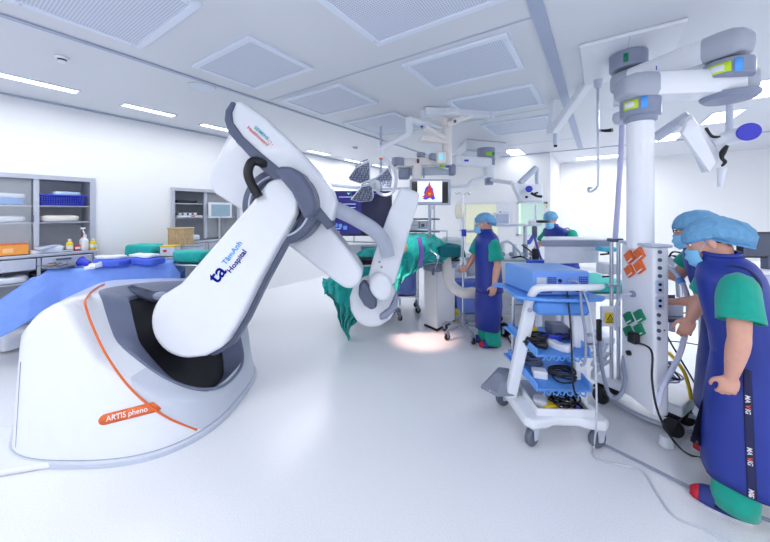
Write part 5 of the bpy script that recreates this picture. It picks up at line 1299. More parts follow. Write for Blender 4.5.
# long arm with socket, and drip rod
la = empty('swivel_boom', P(556, 100, 3.6), 'long white ceiling arm slanting down beside the grey seam', 'ceiling arm')
beam('slanted_arm', P(597, 70, 3.3), P(553, 132, 3.9), .10, .08, white_m, la); beam('side_plate', P(556, 92, 3.95), P(552, 134, 3.95), .10, .10, white_m, la); MB().cyl(P(555.5, 134, 3.9), P(555.5, 145, 3.9), .028).build('socket', lgrey, la); MB().cyl(P(555.5, 145, 3.9), P(555.5, 147, 3.9), .020).build('socket_ring', black, la)
q_ = P(598, 60, 3.3); MB().cyl((q_.x, q_.y, ZC - .001), (q_.x, q_.y, P(598, 78, 3.3).z), .06, n=24).build('arm_pivot', white_m, la)
dr = empty('lift_rod', P(598, 140, 3.25), 'slim steel rod with black crank handle and curled hook at its end', 'rod')
MB().cyl(P(598, 78, 3.25), P(598, 88, 3.25), .045, .03, n=18).build('rod_socket', lgrey, dr)
MB().tube([P(598, 86, 3.25), P(598, 130, 3.25), P(598, 180, 3.25), P(597, 187, 3.25), P(593, 191, 3.25), P(589, 191.5, 3.2), P(589, 188, 3.15), P(592, 188, 3.15)], .013, n=10).build('rod', steel, dr)
MB().tube([P(599, 130.5, 3.25), P(601, 130.5, 3.22)], .018).build('crank_hub', steel, dr); MB().tube([P(601, 130.5, 3.22), P(606, 130.7, 3.2), P(612.5, 130, 3.15)], [.010, .016, .020]).build('crank_handle', black, dr)
# ------------------------------------------------------------------ pendant column at the right
pn = empty('supply_pendant', W(1.95, 2.45, 0), 'white ceiling supply pendant with column, orange outlets and grey ended arms', 'medical pendant')
pcx = W(1.845, 2.30, 0)
wp = mat('pendant_white', srgb(238, 240, 246), .3, var=.01, coat=.2)
MB().cyl((pcx.x, pcx.y, 1.36), (pcx.x, pcx.y, 2.30), .080, n=40).build('pendant_column', wp, pn, ang=50)
MB().lathe(pcx + UPV * 2.265, [(.080, 0), (.098, .01), (.10, .035), (.120, .045), (.120, .17), (.11, .18)], 40).build('rotary_hub', mgrey, pn)
# labels on the hub
def arc_label(name, c, r, z0, z1, a0, a1, m):
    mb = MB(); mb.grid(lambda a, b: Vector(c) + Vector((math.cos(R(a0 + (a1 - a0) * a)), math.sin(R(a0 + (a1 - a0) * a)), 0)) * r + UPV * (z0 + (z1 - z0) * b), 10, 1); return mb.build(name, m, pn, solid=.002)
vdir = math.degrees(math.atan2(-pcx.y, -pcx.x))
lime = mat('lime_label', srgb(205, 235, 30), .4); lblu = mat('sky_label', srgb(90, 170, 250), .4)
arc_label('lime_label', pcx, .122, 2.345, 2.41, vdir - 50, vdir - 5, lime); arc_label('label_paper', pcx, .124, 2.358, 2.398, vdir - 44, vdir - 15, white_m); arc_label('blue_label', pcx, .123, 2.335, 2.42, vdir + 2, vdir + 20, lblu)
# lower arm
a1 = W(1.80, 2.27, 2.505); b1 = W(2.38, 2.20, 2.505)
def arm(name, a, b, wv, hv, z, m, cap_m, c0=.13, c1=.10):
    d = (b - a); d.z = 0; L = d.length; d.normalize(); s_ = Vector((-d.y, d.x, 0)); r = wv / 2
    def outl(k0, k1, zz, kk=1.):
        return None
    def sect(t, k):     # rounded rectangular section
        c = a + d * t; return [c + s_ * (x * r * k) + UPV * (y * hv / 2 * k) for x, y in ((-1, -.6), (-.8, -.95), (-.4, -1), (.4, -1), (.8, -.95), (1, -.6), (1, .55), (.82, .9), (.45, 1), (-.45, 1), (-.82, .9), (-1, .55))]
    MB().loft([sect(c0, 1), sect(L - c1, 1)]).build(name, m, pn, ang=40)
    e0 = [sect(c0 - .001, 1.01)] + [sect(c0 - .02 - q * (c0 + r * .9) , k) for q, k in ((.35, 1.04), (.7, 1.0), (.9, .85), (1, .6))]
    e1 = [sect(L - c1 + .001, 1.01)] + [sect(L - c1 + .02 + q * (c1 + r * .9), k) for q, k in ((.35, 1.03), (.7, .98), (.9, .8), (1, .5))]
    MB().loft(e0).build('arm_cap', cap_m, pn, ang=45); MB().loft(e1).build('arm_cap', cap_m, pn, ang=45)
capm_ = mat('cap_grey', srgb(172, 178, 192), .35, var=.01)
arm('lower_arm', a1, b1, .22, .165, 2.505, wp, capm_, .08, -.02)
MB().lathe(b1 - UPV * .092, [(.15, .02), (.15, 0), (.13, -.02), (.05, -.025)], 36).build('arm_plate', mgrey, pn)
# upper arm
a2 = W(2.08, 2.72, 2.73); b2 = W(2.30, 2.13, 2.70)
arm('upper_arm', a2, b2, .20, .18, 2.74, wp, capm_, .05, .10)
MB().cyl(b2 - UPV * .19, b2 - UPV * .08, .125, n=36).build('knuckle', mgrey, pn, bevel=.01)
vd2 = math.degrees(math.atan2(-b2.y, -b2.x))
arc_label('lime_label', b2, .127, -.175, -.11, vd2 - 50, vd2 + 6, lime); arc_label('label_paper', b2, .129, -.163, -.122, vd2 - 42, vd2 - 8, white_m); arc_label('blue_label', b2, .128, -.185, -.10, vd2 + 12, vd2 + 30, lblu)
bd_ = P(663, 67, 2.42); MB().box(bd_, (.085, .012, .035), YAW - .5).build('blue_badge', mat('badge_blue', srgb(40, 60, 180), .4), pn, bevel=.003)
# ceiling hub
h2 = Vector((a2.x, a2.y, 0))
MB().cyl(h2 + UPV * 2.83, h2 + UPV * 2.97, .135, n=40).build('ceiling_hub', mgrey, pn, bevel=.01); arc_label('green_label', h2, .137, 2.86, 2.93, vdir - 12, vdir + 2, green)
# ceiling cover plate
cpq = [Cp(583, 45), Cp(683, 17), Cp(674, 55), Cp(590, 80)]
xs_ = [q.x for q in cpq]; ys_ = [q.y for q in cpq]
cpl = empty('ceiling_cover', Vector((h2.x, h2.y, ZC)), 'white square ceiling cover plate above the pendant arms', 'cover')
MB().box((.19, 3.55, ZC - .016), (.66, .98, .03)).build('cover_plate', white_m, cpl, bevel=.008)
MB().box((.19, 3.55, ZC - .033), (.004, .98, .003)).build('cover_joint', thin, cpl, smooth=False)
# cabinet body
cc = W(1.852, 2.278, 0); CB = YAW + R(-3)
MB().box(cc + UPV * .82, (.098, .325, 1.13), CB).build('pendant_cabinet', wp, pn, bevel=.02, seg=3)
MB().box(cc + UPV * 1.392, (.135, .34, .02), CB).build('cabinet_cap', lgrey, pn, bevel=.008)
MR = rotz(CB); fx = MR @ Vector((-1, 0, 0)); fy = MR @ Vector((0, 1, 0)); front0 = cc + fx * .0492   # the long left face
fr2 = cc - fy * .163                                                                             # the narrow near face
def tile(c, s, rot, m, out=fx, t=.022, name='outlet'):
    x_ = -fy; y_ = UPV; x2 = x_ * math.cos(rot) + y_ * math.sin(rot); y2 = -x_ * math.sin(rot) + y_ * math.cos(rot); h_ = s / 2
    o = MB().prism([c + x2 * a + y2 * b for a, b in ((-h_, -h_), (h_, -h_), (h_, h_), (-h_, h_))], out * t).build(name, m, pn, bevel=.004)
    return o, x2, y2
def lf(px, py):     # point of the left face seen at px,py
    d = FW + RT * ((px - 385) / FPX) - UPV * ((py - HY) / FPX); c = Vector((0, 0, CH)); return c + d * ((front0 - c).dot(fx) / d.dot(fx))
def nf(px, py):
    d = FW + RT * ((px - 385) / FPX) - UPV * ((py - HY) / FPX); c = Vector((0, 0, CH)); return c + d * ((fr2 - c).dot(fy) / d.dot(fy))
for px, py, m_ in ((631, 257, orange), (641, 254, orange), (631, 271, orange), (641, 267, orange), (630, 318, green), (641, 316, green), (630, 332, green), (641, 330, green)):
    o, x2, y2 = tile(lf(px, py), .074, R(38), m_); c = lf(px, py) + fx * .0225
    MB().prism([c + x2 * a + y2 * b for a, b in ((-.028, -.033), (.030, -.033), (.030, -.025), (-.028, -.025))], fx * .002).build('outlet_tag', white_m, o, smooth=False)
MB().box(lf(641, 338) + fx * .05, (.05, .06, .075), CB + .2).build('black_plug', black, pn, bevel=.008)
for i in range(4): MB().cyl(nf(659.5, 252 + i * 8), nf(659.5, 252 + i * 8) - fy * .006, .0125, n=16).build('gas_port', dgrey, pn)
for i in range(4): MB().cyl(nf(658.5, 315 + i * 7.8), nf(658.5, 315 + i * 7.8) - fy * .006, .0125, n=16).build('gas_port', dgrey, pn)
for py in (287, 303):
    c = nf(659, py); q_ = MB().box(c - fy * .004, (.05, .008, .085), CB).build('socket_panel', lblu if False else mat('pale_blue_panel', srgb(205, 214, 240), .4), pn, bevel=.002)
    for dz in (-.018, .018): MB().cyl(c - fy * .008 + UPV * dz, c - fy * .012 + UPV * dz, .010, n=14).build('socket_hole', black, q_)
MB().tube([lf(634, 294) + fx * .0, lf(634, 294) + fx * .05, lf(630, 297) + fx * .07, lf(626, 312) + fx * .08, lf(624, 330) + fx * .06], .010).build('grey_lead', lgrey, pn)
MB().cyl(lf(634, 294), lf(634, 294) + fx * .02, .022, n=18).build('lead_port', mgrey, pn)
MB().cyl(lf(630, 353), lf(630, 353) + fx * .02, .018, n=18).build('lead_port', black, pn)
# machine base with plate and casters standing under the cabinet
bs_ = empty('machine_base', H(640, 415, 0), 'low white machine base with black casters beneath the pendant cabinet', 'machine')
q0, q1 = H(590, 371, .26), H(683, 408, .26); bd2 = (q1 - q0).normalized(); bn_ = Vector((-bd2.y, bd2.x, 0)); 
if bn_.dot(RT) < 0: bn_ = -bn_
MB().prism([q0, q1, q1 + bn_ * .36, q0 + bn_ * .36], -UPV * .075).build('base_plate', white_m, bs_, bevel=.012)
def bpnt(u_, v_, z_): p_ = q0 + bd2 * u_ + bn_ * v_; return Vector((p_.x, p_.y, z_))
Lb = (q1 - q0).length
MB().prism([bpnt(Lb * .35, .03, .26), bpnt(Lb * .62, .03, .26), bpnt(Lb * .62, .22, .26), bpnt(Lb * .35, .22, .26)], UPV * .12).build('transformer_box', white_m, bs_, bevel=.012)
MB().box(bpnt(Lb * .55, -.003, .225), (.06, .004, .012), math.atan2(bd2.y, bd2.x)).build('red_mark', red, bs_, smooth=False)
for u_, v_ in ((.06, .05), (Lb - .07, .06), (.06, .3), (Lb - .07, .3)): caster(bpnt(u_, v_, 0), .062, bs_, math.atan2(bd2.y, bd2.x), black, black)
# rails, warning label, panel left of the cabinet
rl = empty('equipment_rail', P(614, 300, 2.62), 'twin chrome rails with clamps standing left of the pendant cabinet', 'rail')
for px in (611.5, 618.5): a_, b_ = P(px, 240, 2.6), P(px - 1, 388, 2.6); MB().cyl(a_, Vector((a_.x, a_.y, .262)), .014, n=14).build('rail_post', steel, rl)
MB().box(P(615, 240, 2.6), (.10, .06, .03), YAW).build('rail_clamp', dgrey, rl, bevel=.006); MB().box(P(613, 285, 2.6), (.09, .04, .02), YAW).build('rail_clamp', steel, rl, bevel=.004)
wpn = empty('warning_panel', P(611, 318, 2.56), 'white panel with yellow triangular warning label left of the green outlets', 'panel')
c = P(612, 317, 2.54); MB().box(c + FW * .02, (.15, .03, .16), YAW).build('panel_case', white_m, wpn, bevel=.006)
rects_on('warning_label', yellow, wpn, c - RT * .035 - UPV * .05, RT, UPV, [(-.02, -.0, .055, .085)], .004)
MB().prism([c + RT * x + UPV * y - FW * .003 for x, y in ((-.045, -.025), (.01, -.025), (-.0175, .025))], -FW * .003).build('warning_triangle', black, wpn, smooth=False)
MB().prism([c + RT * x + UPV * y - FW * .006 for x, y in ((-.034, -.019), (-.001, -.019), (-.0175, .012))], -FW * .002).build('triangle_inner', yellow, wpn, smooth=False)
MB().prism([c + RT * x + UPV * y - FW * .008 for x, y in ((-.020, -.003), (-.012, -.003), (-.0175, -.016))], -FW * .002).build('warning_mark', black, wpn, smooth=False)
rects_on('label_lines', black, wpn, c - RT * .05 - UPV * .046 - FW * .004, RT, UPV, [(0, 0, .06, .004), (0, .009, .05, .013)], .001)
# handheld pendant with lead, hose coils
hh = empty('hand_control', P(599, 333, 2.5), 'black hand control hanging by its cord from the rail', 'hand control')
MB().box(P(599, 330, 2.5), (.035, .03, .17), YAW).build('control_body', black, hh, bevel=.01); MB().tube([P(599, 341, 2.5), P(600, 352, 2.5), P(602, 368, 2.45), P(608, 392, 2.35), P(614, 398, 2.33), P(621, 394, 2.33), P(625, 380, 2.36), P(623, 366, 2.4), P(624, 356, 2.42)], .014).build('cord', mgrey, hh)
MB().tube([P(624, 356, 2.42), P(625, 353, 2.42), P(630, 353, 2.4)], .008).build('plug_lead', black, hh)
tg = empty('tubing_tangle', P(598, 360, 2.6), 'tangle of grey tubes hanging between cart and column', 'tubing')
for k in range(5):
    r0 = random.Random(k + 10); MB().tube([P(592 + r0.uniform(-3, 8), 330 + k * 6, 2.6), P(606 + r0.uniform(-6, 3), 345 + r0.uniform(-4, 4), 2.55), P(594 + r0.uniform(-4, 4), 362 + r0.uniform(-5, 5), 2.55), P(608 + r0.uniform(-4, 4), 358 + r0.uniform(-8, 8), 2.6), P(592, 375 + r0.uniform(-5, 5), 2.62)], .010).build('tube', lgrey, tg)
# pendant shelf with grey edge
ps = empty('pendant_shelf', P(580, 250, 3.05), 'white equipment shelf with thick grey front edge behind the blue cart', 'shelf')
WS = 3.0; s0, s1 = P(541, 246.5, WS), P(611, 246.5, WS); s1.z = s0.z; SD = (FW + RT * .56).normalized()
MB().prism([s0, s1, s1 + SD * .38, s0 + SD * .38], UPV * .058).build('shelf_edge', mgrey, ps, bevel=.008); MB().prism([s0 + UPV * .058 + RT * .005 + FW * .005, s1 + UPV * .058 - RT * .005 + FW * .005, s1 + UPV * .058 + SD * .37, s0 + UPV * .058 + SD * .37], UPV * .012).build('shelf_top', white_m, ps, bevel=.004)
MB().prism([s0 + RT * .04 + FW * .02, P(600, 245, WS) + FW * .02, P(600, 245, WS) + SD * .3, s0 + RT * .04 + SD * .3], -UPV * .17).build('drawer', mat('drawer_face', srgb(214, 219, 232), .35), ps, bevel=.008)
MB().box(P(592, 252, WS), (.10, .012, .01), YAW).build('drawer_pull', white_m, ps, bevel=.003)
sp2 = P(622, 120, 2.95); MB().tube([P(622, 100, 2.95), P(622, 130, 2.95), P(618, 200, 2.95), P(615, 240, 2.98)], .022).build('suspension_tube', mat('lilac_tube', srgb(190, 190, 225), .4), ps)
MB().lathe(P(622, 118, 2.9), [(.03, .06), (.065, .045), (.075, 0), (.06, -.045), (.03, -.06)], 24).build('tube_joint', lgrey, ps)
MB().cyl((P(620, 100, 2.95).x, P(620, 100, 2.95).y, P(620, 106, 2.95).z), (P(620, 100, 2.95).x, P(620, 100, 2.95).y, ZC), .05, n=20).build('upper_post', white_m, ps)
for k, (px, py, sx__, sy__, mm, lab) in enumerate(((608, 268, .16, .10, white_m, 'white pump hanging beneath the right end of the shelf'), (606, 249, .14, .04, mat('cyan_pack', srgb(80, 190, 220), .5), 'cyan packet lying under the grey edged shelf'))):
    c = P(px, py, 2.9); d_ = empty('hanging_device', c, lab, 'medical device'); MB().box(c, (sx__, .1, sy__), YAW).build('device_case', mm, d_, bevel=.012); MB().tube([c - UPV * sy__ * .5, c - UPV * (sy__ * .5 + .02) + RT * .04, c - UPV * (sy__ * .5 + .03) - RT * .05], .008).build('device_lead', black, d_)
# tilted monitor head with blue cap on lower arm
th2 = empty('boom_camera_head', P(698, 145, 2.5), 'white tilted monitor head with big blue capped handle under the pendant arm', 'monitor head')
MB().prism([P(x, y, 2.42) for x, y in ((685, 118), (691, 113), (723, 155), (717, 165), (709, 172))], FW * .10 + RT * .04).build('head_shell', white_m, th2, bevel=.012, seg=3)
MB().prism([P(x, y, 2.40) for x, y in ((679, 134), (684, 122), (690, 118), (713, 163), (706, 173))], -FW * .03).build('screen_bezel', wp, th2, bevel=.006)
MB().tube([P(712, 144, 2.45), P(728, 138, 2.4), P(748, 132, 2.3)], [.045, .055, .058], n=24).build('handle_barrel', white_m, th2)
ca = P(748, 132, 2.28); MB().cyl(ca, ca + (P(752, 131, 2.2) - ca).normalized() * .03, .062, n=28).build('blue_cap', mat('violet_blue', srgb(62, 62, 200), .4), th2, bevel=.006)
MB().tube([P(729, 136, 2.42), P(729.5, 118, 2.42), P(730, 104, 2.42)], .022).build('support_rod', lgrey, th2)
MB().tube([P(706, 128, 2.45), P(712, 136, 2.42), P(722, 137, 2.4)], .010).build('cable', black, th2); MB().tube([P(727, 146, 2.38), P(723, 152, 2.38), P(722, 158, 2.38), P(725, 162, 2.38), P(722, 166, 2.38)], [.012, .02, .012, .012, .008]).build('strap', black, th2)
MB().tube([P(722, 168, 2.38), P(721, 174, 2.38), P(720, 187, 2.38)], [.030, .022, .014]).build('hanging_grip', white_m, th2)
MB().tube([P(655, 138, 2.9), P(690, 115, 2.7)], .045, smooth=False).build('strut', lgrey, th2)
# breathing tube from the column
tb_ = empty('breathing_tube', P(684, 300, 2.15), 'clear corrugated breathing tube with yellow end looping to the floor', 'tube')
pts = [P(666, 266, 2.35), P(673, 270, 2.3), P(682, 282, 2.25), P(688, 300, 2.22), P(688, 320, 2.2), P(681, 350, 2.12), P(672, 370, 2.06), P(662, 388, 2.02), P(658, 406, 2.0)]
sp_ = spline(pts, 16); MB().tube(sp_, [.0165 if i % 2 else .0145 for i in range(len(sp_))], n=14, smooth=False).build('tube_skin', mat('frosted_tube', srgb(205, 210, 232), .3), tb_, ang=80)
MB().cyl(pts[0], P(668, 267, 2.34), .022, n=14).build('yellow_end', yellow, tb_); MB().cyl(P(679, 278, 2.27), P(682, 283, 2.25), .0235, n=14).build('blue_collar', skyblue, tb_)
# device held by the people, monitor behind
vd = empty('ventilator_head', P(667, 262, 2.9), 'black cylindrical device with white cap right of the column', 'medical device')
MB().cyl(P(672, 263, 2.9), P(688, 265, 2.9), .075, n=28).build('dark_barrel', blackg, vd, bevel=.01); MB().cyl(P(668, 262.5, 2.9), P(672, 263, 2.9), .06, n=24).build('barrel_cap', lgrey, vd, bevel=.006); MB().tube([P(678, 272, 2.9), P(680, 300, 2.9)], .025, smooth=False).build('support_post', steel, vd); MB().tube([P(669, 257, 2.85), P(673, 252, 2.85), P(682, 253, 2.85)], .008).build('hook', black, vd)
wd_ = empty('bedside_console', P(672, 312, 2.6), 'small white console that the two people at the right reach for', 'console')
MB().box(P(671, 307, 2.5), (.12, .10, .16), YAW).build('console_case', white_m, wd_, bevel=.015); rects_on('console_screen', mat('screen_dusk', srgb(80, 90, 130), .3), wd_, P(667, 300, 2.44), RT, UPV, [(0, 0, .06, .04)]); MB().box(P(672, 318, 2.45), (.16, .12, .03), YAW).build('console_foot', dgrey, wd_, bevel=.008)
MB().box(P(672, 325, 2.5), (.03, .03, .10), YAW).build('console_bracket', lgrey, wd_)
MB().cyl(P(697, 314, 3.0), P(703, 314, 3.0), .055, n=24).build('dark_wheel', dgrey, wd_)
mo = empty('desktop_monitor', P(765, 250, 2.6), 'dark desktop monitor cut by the right picture edge behind the leaning person', 'monitor')
MB().prism([P(x, y, 2.6) for x, y in ((741, 232), (800, 232), (800, 258), (741, 258))], FW * .04).build('monitor_case', mat('monitor_black', srgb(30, 32, 42), .4), mo, bevel=.008); MB().prism([P(x, y, 2.595) for x, y in ((743, 234), (798, 234), (798, 256), (743, 256))], -FW * .002).build('screen', mat('grey_screen', srgb(72, 80, 100), .25), mo, smooth=False)
MB().box(P(770, 263, 2.62), (.10, .06, .12), YAW).build('monitor_foot', dgrey, mo, bevel=.008)
dk = empty('white_desk', W(3.5, 2.8, 0), 'white counter behind the leaning person at the right edge', 'desk')
dz = P(760, 268, 2.6).z - .01; MB().prism([W(2.85, 2.5, dz), W(4.6, 2.5, dz), W(4.6, 3.0, dz), W(2.85, 3.0, dz)], -UPV * .03).build('desk_top', white_m, dk, bevel=.006); MB().prism([W(2.9, 2.55, .02), W(4.5, 2.55, .02), W(4.5, 2.95, .02), W(2.9, 2.95, .02)], UPV * (dz - .06)).build('desk_body', lgrey, dk, bevel=.01)

# ------------------------------------------------------------------ blue cart
ct = empty('equipment_cart', W(1.25, 2.45, 0), 'white and blue equipment cart loaded with cables in front of the column', 'medical cart')
ux, uy = (H(597, 447) - H(532, 445)).normalized(), None
uy = Vector((-ux.y, ux.x, 0)); uy = uy if uy.dot(FW) > 0 else -uy
O = H(532, 445); O.z = 0; CWD = (H(597, 447) - H(532, 445)).length; CDP = .50
def Q(x, y, z): p_ = O + ux * x + uy * y; return Vector((p_.x, p_.y, z))
ZTOP = 1.03
rzc = math.atan2(ux.y, ux.x)
# chassis
def plate(name, pts, z0, z1, m, bev=.012, par=ct): return MB().prism([Q(x, y, z0) for x, y in pts], UPV * (z1 - z0)).build(name, m, par, bevel=bev, seg=3)
plate('chassis', [(-.07, -.04), (-.02, -.075), (.08, -.06), (.14, -.03), (CWD - .14, -.03), (CWD - .08, -.06), (CWD + .02, -.075), (CWD + .06, -.04), (CWD + .05, .10), (CWD, CDP), (.0, CDP + .02), (-.10, CDP), (-.10, CDP - .08)], .150, .215, white_m, .02)
plate('tray_well', [(.04, .0), (CWD - .05, .0), (CWD - .05, CDP - .06), (.04, CDP - .06)], .215, .225, mat('well_grey', srgb(150, 160, 180), .5), .004)
for a, b, c_, d_ in ((.02, CWD - .02, -.02, .0), (.02, .04, 0, CDP - .05), (CWD - .05, CWD - .03, 0, CDP - .05)): plate('tray_lip', [(a, c_), (b, c_), (b, d_), (a, d_)], .212, .262, white_m, .006)
for x, y in ((0, 0), (CWD, 0), (-.05, CDP - .04), (CWD, CDP - .04)): caster(Q(x, y, 0), .062, ct, rzc + (.6 if x == 0 else .25), mat('wheel_grey', srgb(98, 106, 122), .5), lgrey)
# leaning legs
for x, xt in ((.01, .06), (CWD - .02, CWD - .06)):
    x0_, y0_ = (x - .075, .20) if x < .1 else (x, .12)
    MB().prism([Q(x0_ - .045, y0_, .20), Q(x0_ + .035, y0_, .20), Q(xt + .035, .12, ZTOP - .10), Q(xt + .03, .12, ZTOP - .03), Q(xt - .04, .12, ZTOP - .03)], uy * .06).build('leg', white_m, ct, bevel=.012, seg=3)
for x in (.02, CWD - .02): MB().tube([Q(x, CDP - .08, .2), Q(x, CDP - .08, ZTOP)], .014, smooth=False).build('rear_post', steel, ct)
c_ = Q(.01, .10, .76); MB().cyl(P(530, 310, 2.24), P(530, 310, 2.21), .016, n=16).build('leg_badge', mgrey, ct)
# push handle and top shelf
MB().tube([Q(.02, .10, ZTOP - .10), Q(.015, .05, ZTOP - .01), Q(.03, -.0, ZTOP + .055), Q(.09, -.03, ZTOP + .073), Q(CWD * .5, -.05, ZTOP + .078), Q(CWD - .03, -.03, ZTOP + .078), Q(CWD + .05, .02, ZTOP + .073)], [.028, .028, .028, .024, .022, .022, .016], n=14).build('push_handle', white_m, ct)
plate('top_shelf', [(-.10, .06), (-.02, .0), (CWD * .3, -.03), (CWD * .7, -.03), (CWD + .04, .0), (CWD + .09, .05), (CWD + .06, .12), (CWD + .02, .44), (.0, .46), (-.12, .47), (-.15, .42), (-.08, .36)], ZTOP - .03, ZTOP - .005, skyblue, .01)
plate('shelf_drawer', [(.04, .0), (CWD - .04, .0), (CWD - .02, .40), (.02, .40)], ZTOP - .135, ZTOP - .032, mat('drawer_blue', srgb(80, 138, 214), .4), .03)
# tilted wire-front shelves
def tiltshelf(z, k, dz):
    q = [Q(-.06, .42, z + dz), Q(CWD * .9, .42, z + dz), Q(CWD - .02, .02, z), Q(.05, .02, z)]
    o = MB().prism(q, UPV * .018).build('tilted_shelf', skyblue, ct, bevel=.006)
    MB().prism([Q(-.02, .40, z + dz), Q(.05, .02, z), Q(.05, .02, z + .06), Q(-.02, .40, z + dz + .06)], -ux * .01).build('shelf_side', skyblue, o, bevel=.003)
    MB().prism([Q(CWD * .9, .40, z + dz), Q(CWD - .04, .02, z), Q(CWD - .04, .02, z + .07), Q(CWD * .9, .40, z + dz + .07)], ux * .01).build('shelf_side', skyblue, o, bevel=.003)
    w_ = []; n = 40
    for i in range(n + 1):
        x = .08 + (CWD - .16) * i / n; w_.append(Q(x, -.0 - .012 * math.sin(i), z - .008 + .030 * (1 if math.sin(i * .95) > 0 else 0)))
    MB().tube(w_, .005, n=8, k=3).build('wire_front', skyblue, o)
tiltshelf(.60, 0, .06); tiltshelf(.36, 1, .08)
# device on top
dv = empty('electronic_console', Q(CWD / 2, .2, ZTOP), 'blue boxy electronic console with vents and plugs on top of the cart', 'medical device')
F0_, F1_ = (.01, .07), (CWD - .02, .05); dvh = .175; zb_ = ZTOP - .003
pl4 = [Q(.03, .05, zb_), Q(CWD - .02, .05, zb_), Q(CWD - .06, .40, zb_), Q(-.05, .42, zb_)]
MB().prism(pl4, UPV * dvh).build('console_case', mat('console_blue', srgb(112, 160, 228), .35, var=.02), dv, bevel=.012, seg=3)
fo = Q(.03, .05, zb_) - uy * .001
MB().box(Q(CWD / 2 + .005, .044, zb_ + dvh / 2), (CWD - .07, .008, dvh - .025), rzc).build('rear_panel', mat('panel_blue', srgb(110, 152, 232), .4), dv, bevel=.003)
def dvr(name, m, rs, t=.003): return rects_on(name, m, dv, fo - uy * .007, ux, UPV, rs, t)
dvr('type_plate', lgrey, [(.02, .075, .085, .13)])
for vx, vy, nx, ny in ((.095, .080, 5, 4), (.31, .085, 5, 4), (.05, .02, 6, 2)):
    MBv = [(vx + i * .0125, vy + j * .0145, vx + i * .0125 + .0095, vy + j * .0145 + .0105) for i in range(nx) for j in range(ny)]
    dvr('vent_slots', mat('slot_navy', srgb(40, 50, 120), .5), MBv)
for x, y, r_, m_ in ((.178, .11, .012, navyd), (.178, .08, .012, pu), (.215, .05, .012, black), (.295, .045, .014, black), (.13, .045, .008, dgrey), (.35, .045, .012, white_m)):
    c = fo + ux * x + UPV * y; MB().cyl(c - uy * .004, c - uy * .02, r_, n=16).build('plug_socket', m_, dv)
dvr('inlet', dgrey, [(.12, .035, .145, .05)])
# cables from the console
def cable(name, pts, r, m, label, cat='cable', group=None): return tag(MB().tube(pts, r, n=8).build(name, m), label, cat, group)
cable('power_cable', [fo + ux * .215 + UPV * .05 - uy * .02, fo + ux * .215 + UPV * .03 - uy * .04, Q(.23, -.06, .85), Q(.235, -.07, .62), Q(.25, -.055, .45), Q(.28, -.045, .36)], .006, black, 'thin black cable running down the front of the cart')
cable('data_cable', [fo + ux * .23 + UPV * .11 - uy * .02, fo + ux * .26 + UPV * .115 - uy * .05, fo + ux * .285 + UPV * .08 - uy * .06, Q(.30, -.07, .95), Q(.32, -.075, .8), Q(.325, -.06, .62), Q(.30, -.05, .58)], .009, mgrey, 'grey looping cable from the console rear panel')
cable('lead_cable', [fo + ux * .33 + UPV * .05 - uy * .02, Q(.37, -.08, .94), Q(.38, -.09, .6), Q(.385, -.10, .3), Q(.37, -.13, .05), Q(.34, -.16, .008), P(590, 470, 2.0) * 1], .006, mat('cable_grey', srgb(198, 202, 212), .5), 'pale cable dropping from the console past the front caster') if False else None
pg = mat('cable_grey', srgb(196, 200, 212), .5)
cable('floor_cable', [fo + ux * .33 + UPV * .05 - uy * .02, Q(.355, -.06, .96), Q(.365, -.10, .7), Q(.365, -.12, .3), H(594, 445, .03), H(593, 455, .006), H(602, 461, .006), H(640, 470, .006), H(656, 492, .006), H(674, 516, .006), H(705, 530, .006), H(740, 548, .006), H(790, 575, .006)], .006, pg, 'pale grey cable curling from the cart along the foreground floor')
cable('floor_cable', [H(603, 444, .009), H(640, 462, .009), H(700, 492, .009), H(740, 509, .009), H(800, 532, .009)], .009, mgrey, 'grey floor cable running from the cart caster under the slipper')
cable('floor_hose', [H(545, 352, .02), H(575, 372, .02), H(600, 392, .02), H(630, 411, .02), H(660, 424, .02), H(695, 431, .02), H(720, 434, .02)], .02, lgrey, 'thick grey hose on the floor behind the cart')
cable('power_cable', [lf(641, 338) + fx * .05 - UPV * .03, P(651, 350, 2.06), P(652, 380, 2.0), P(658, 412, 1.95), P(673, 440, 1.95), H(690, 455, .012), H(712, 459, .012)], .0065, black, 'black power cable dropping from the green outlets to the floor')
cable('signal_cable', [nf(664, 330) * 1, P(672, 345, 2.3), P(690, 375, 2.3), P(703, 398, 2.35)], .006, black, 'thin black cable slanting right of the column')
cable('yellow_hose', [P(664, 350, 2.5), P(672, 356, 2.4), P(684, 372, 2.3), P(690, 392, 2.3), P(691, 404, 2.35)], .012, yellow, 'yellow hose bending down right of the column base', 'hose')
cable('thin_wire', [P(667, 310, 2.6), P(685, 313, 2.5), P(700, 315, 2.4)], .005, black, 'thin black wire crossing level between column and people')
cable('thin_wire', [P(667, 341, 2.6), P(680, 342, 2.5), P(700, 345, 2.4)], .004, black, 'lower thin wire crossing between column and people')
co_ = empty('hose_coil', H(690, 420, 0), 'grey hose coil lying on the floor beside the column base', 'hose')
for k in range(3): c = H(692, 408, .03 + k * .03); MB().tube([c + Vector((math.cos(a) * (.14 + .01 * k), math.sin(a) * (.12 + .01 * k), 0)) for a in [2 * PI * q / 20 for q in range(21)]], .018, smooth=False).build('coil_turn', lgrey, co_)
cn = empty('small_cable_nest', P(655, 372, 2.3), 'nest of thin white leads at the foot of the column', 'cable')
for k in range(7):
    r0 = random.Random(k + 40); MB().tube([P(650 + r0.uniform(0, 6), 362 + r0.uniform(0, 8), 2.3), P(660 + r0.uniform(0, 12), 366 + r0.uniform(-8, 14), 2.2), P(676 + r0.uniform(-6, 8), 372 + r0.uniform(-8, 14), 2.25), P(664 + r0.uniform(-6, 6), 384 + r0.uniform(-8, 4), 2.2)], .006).build('lead', (white_m, lgrey, black)[k % 3], cn)
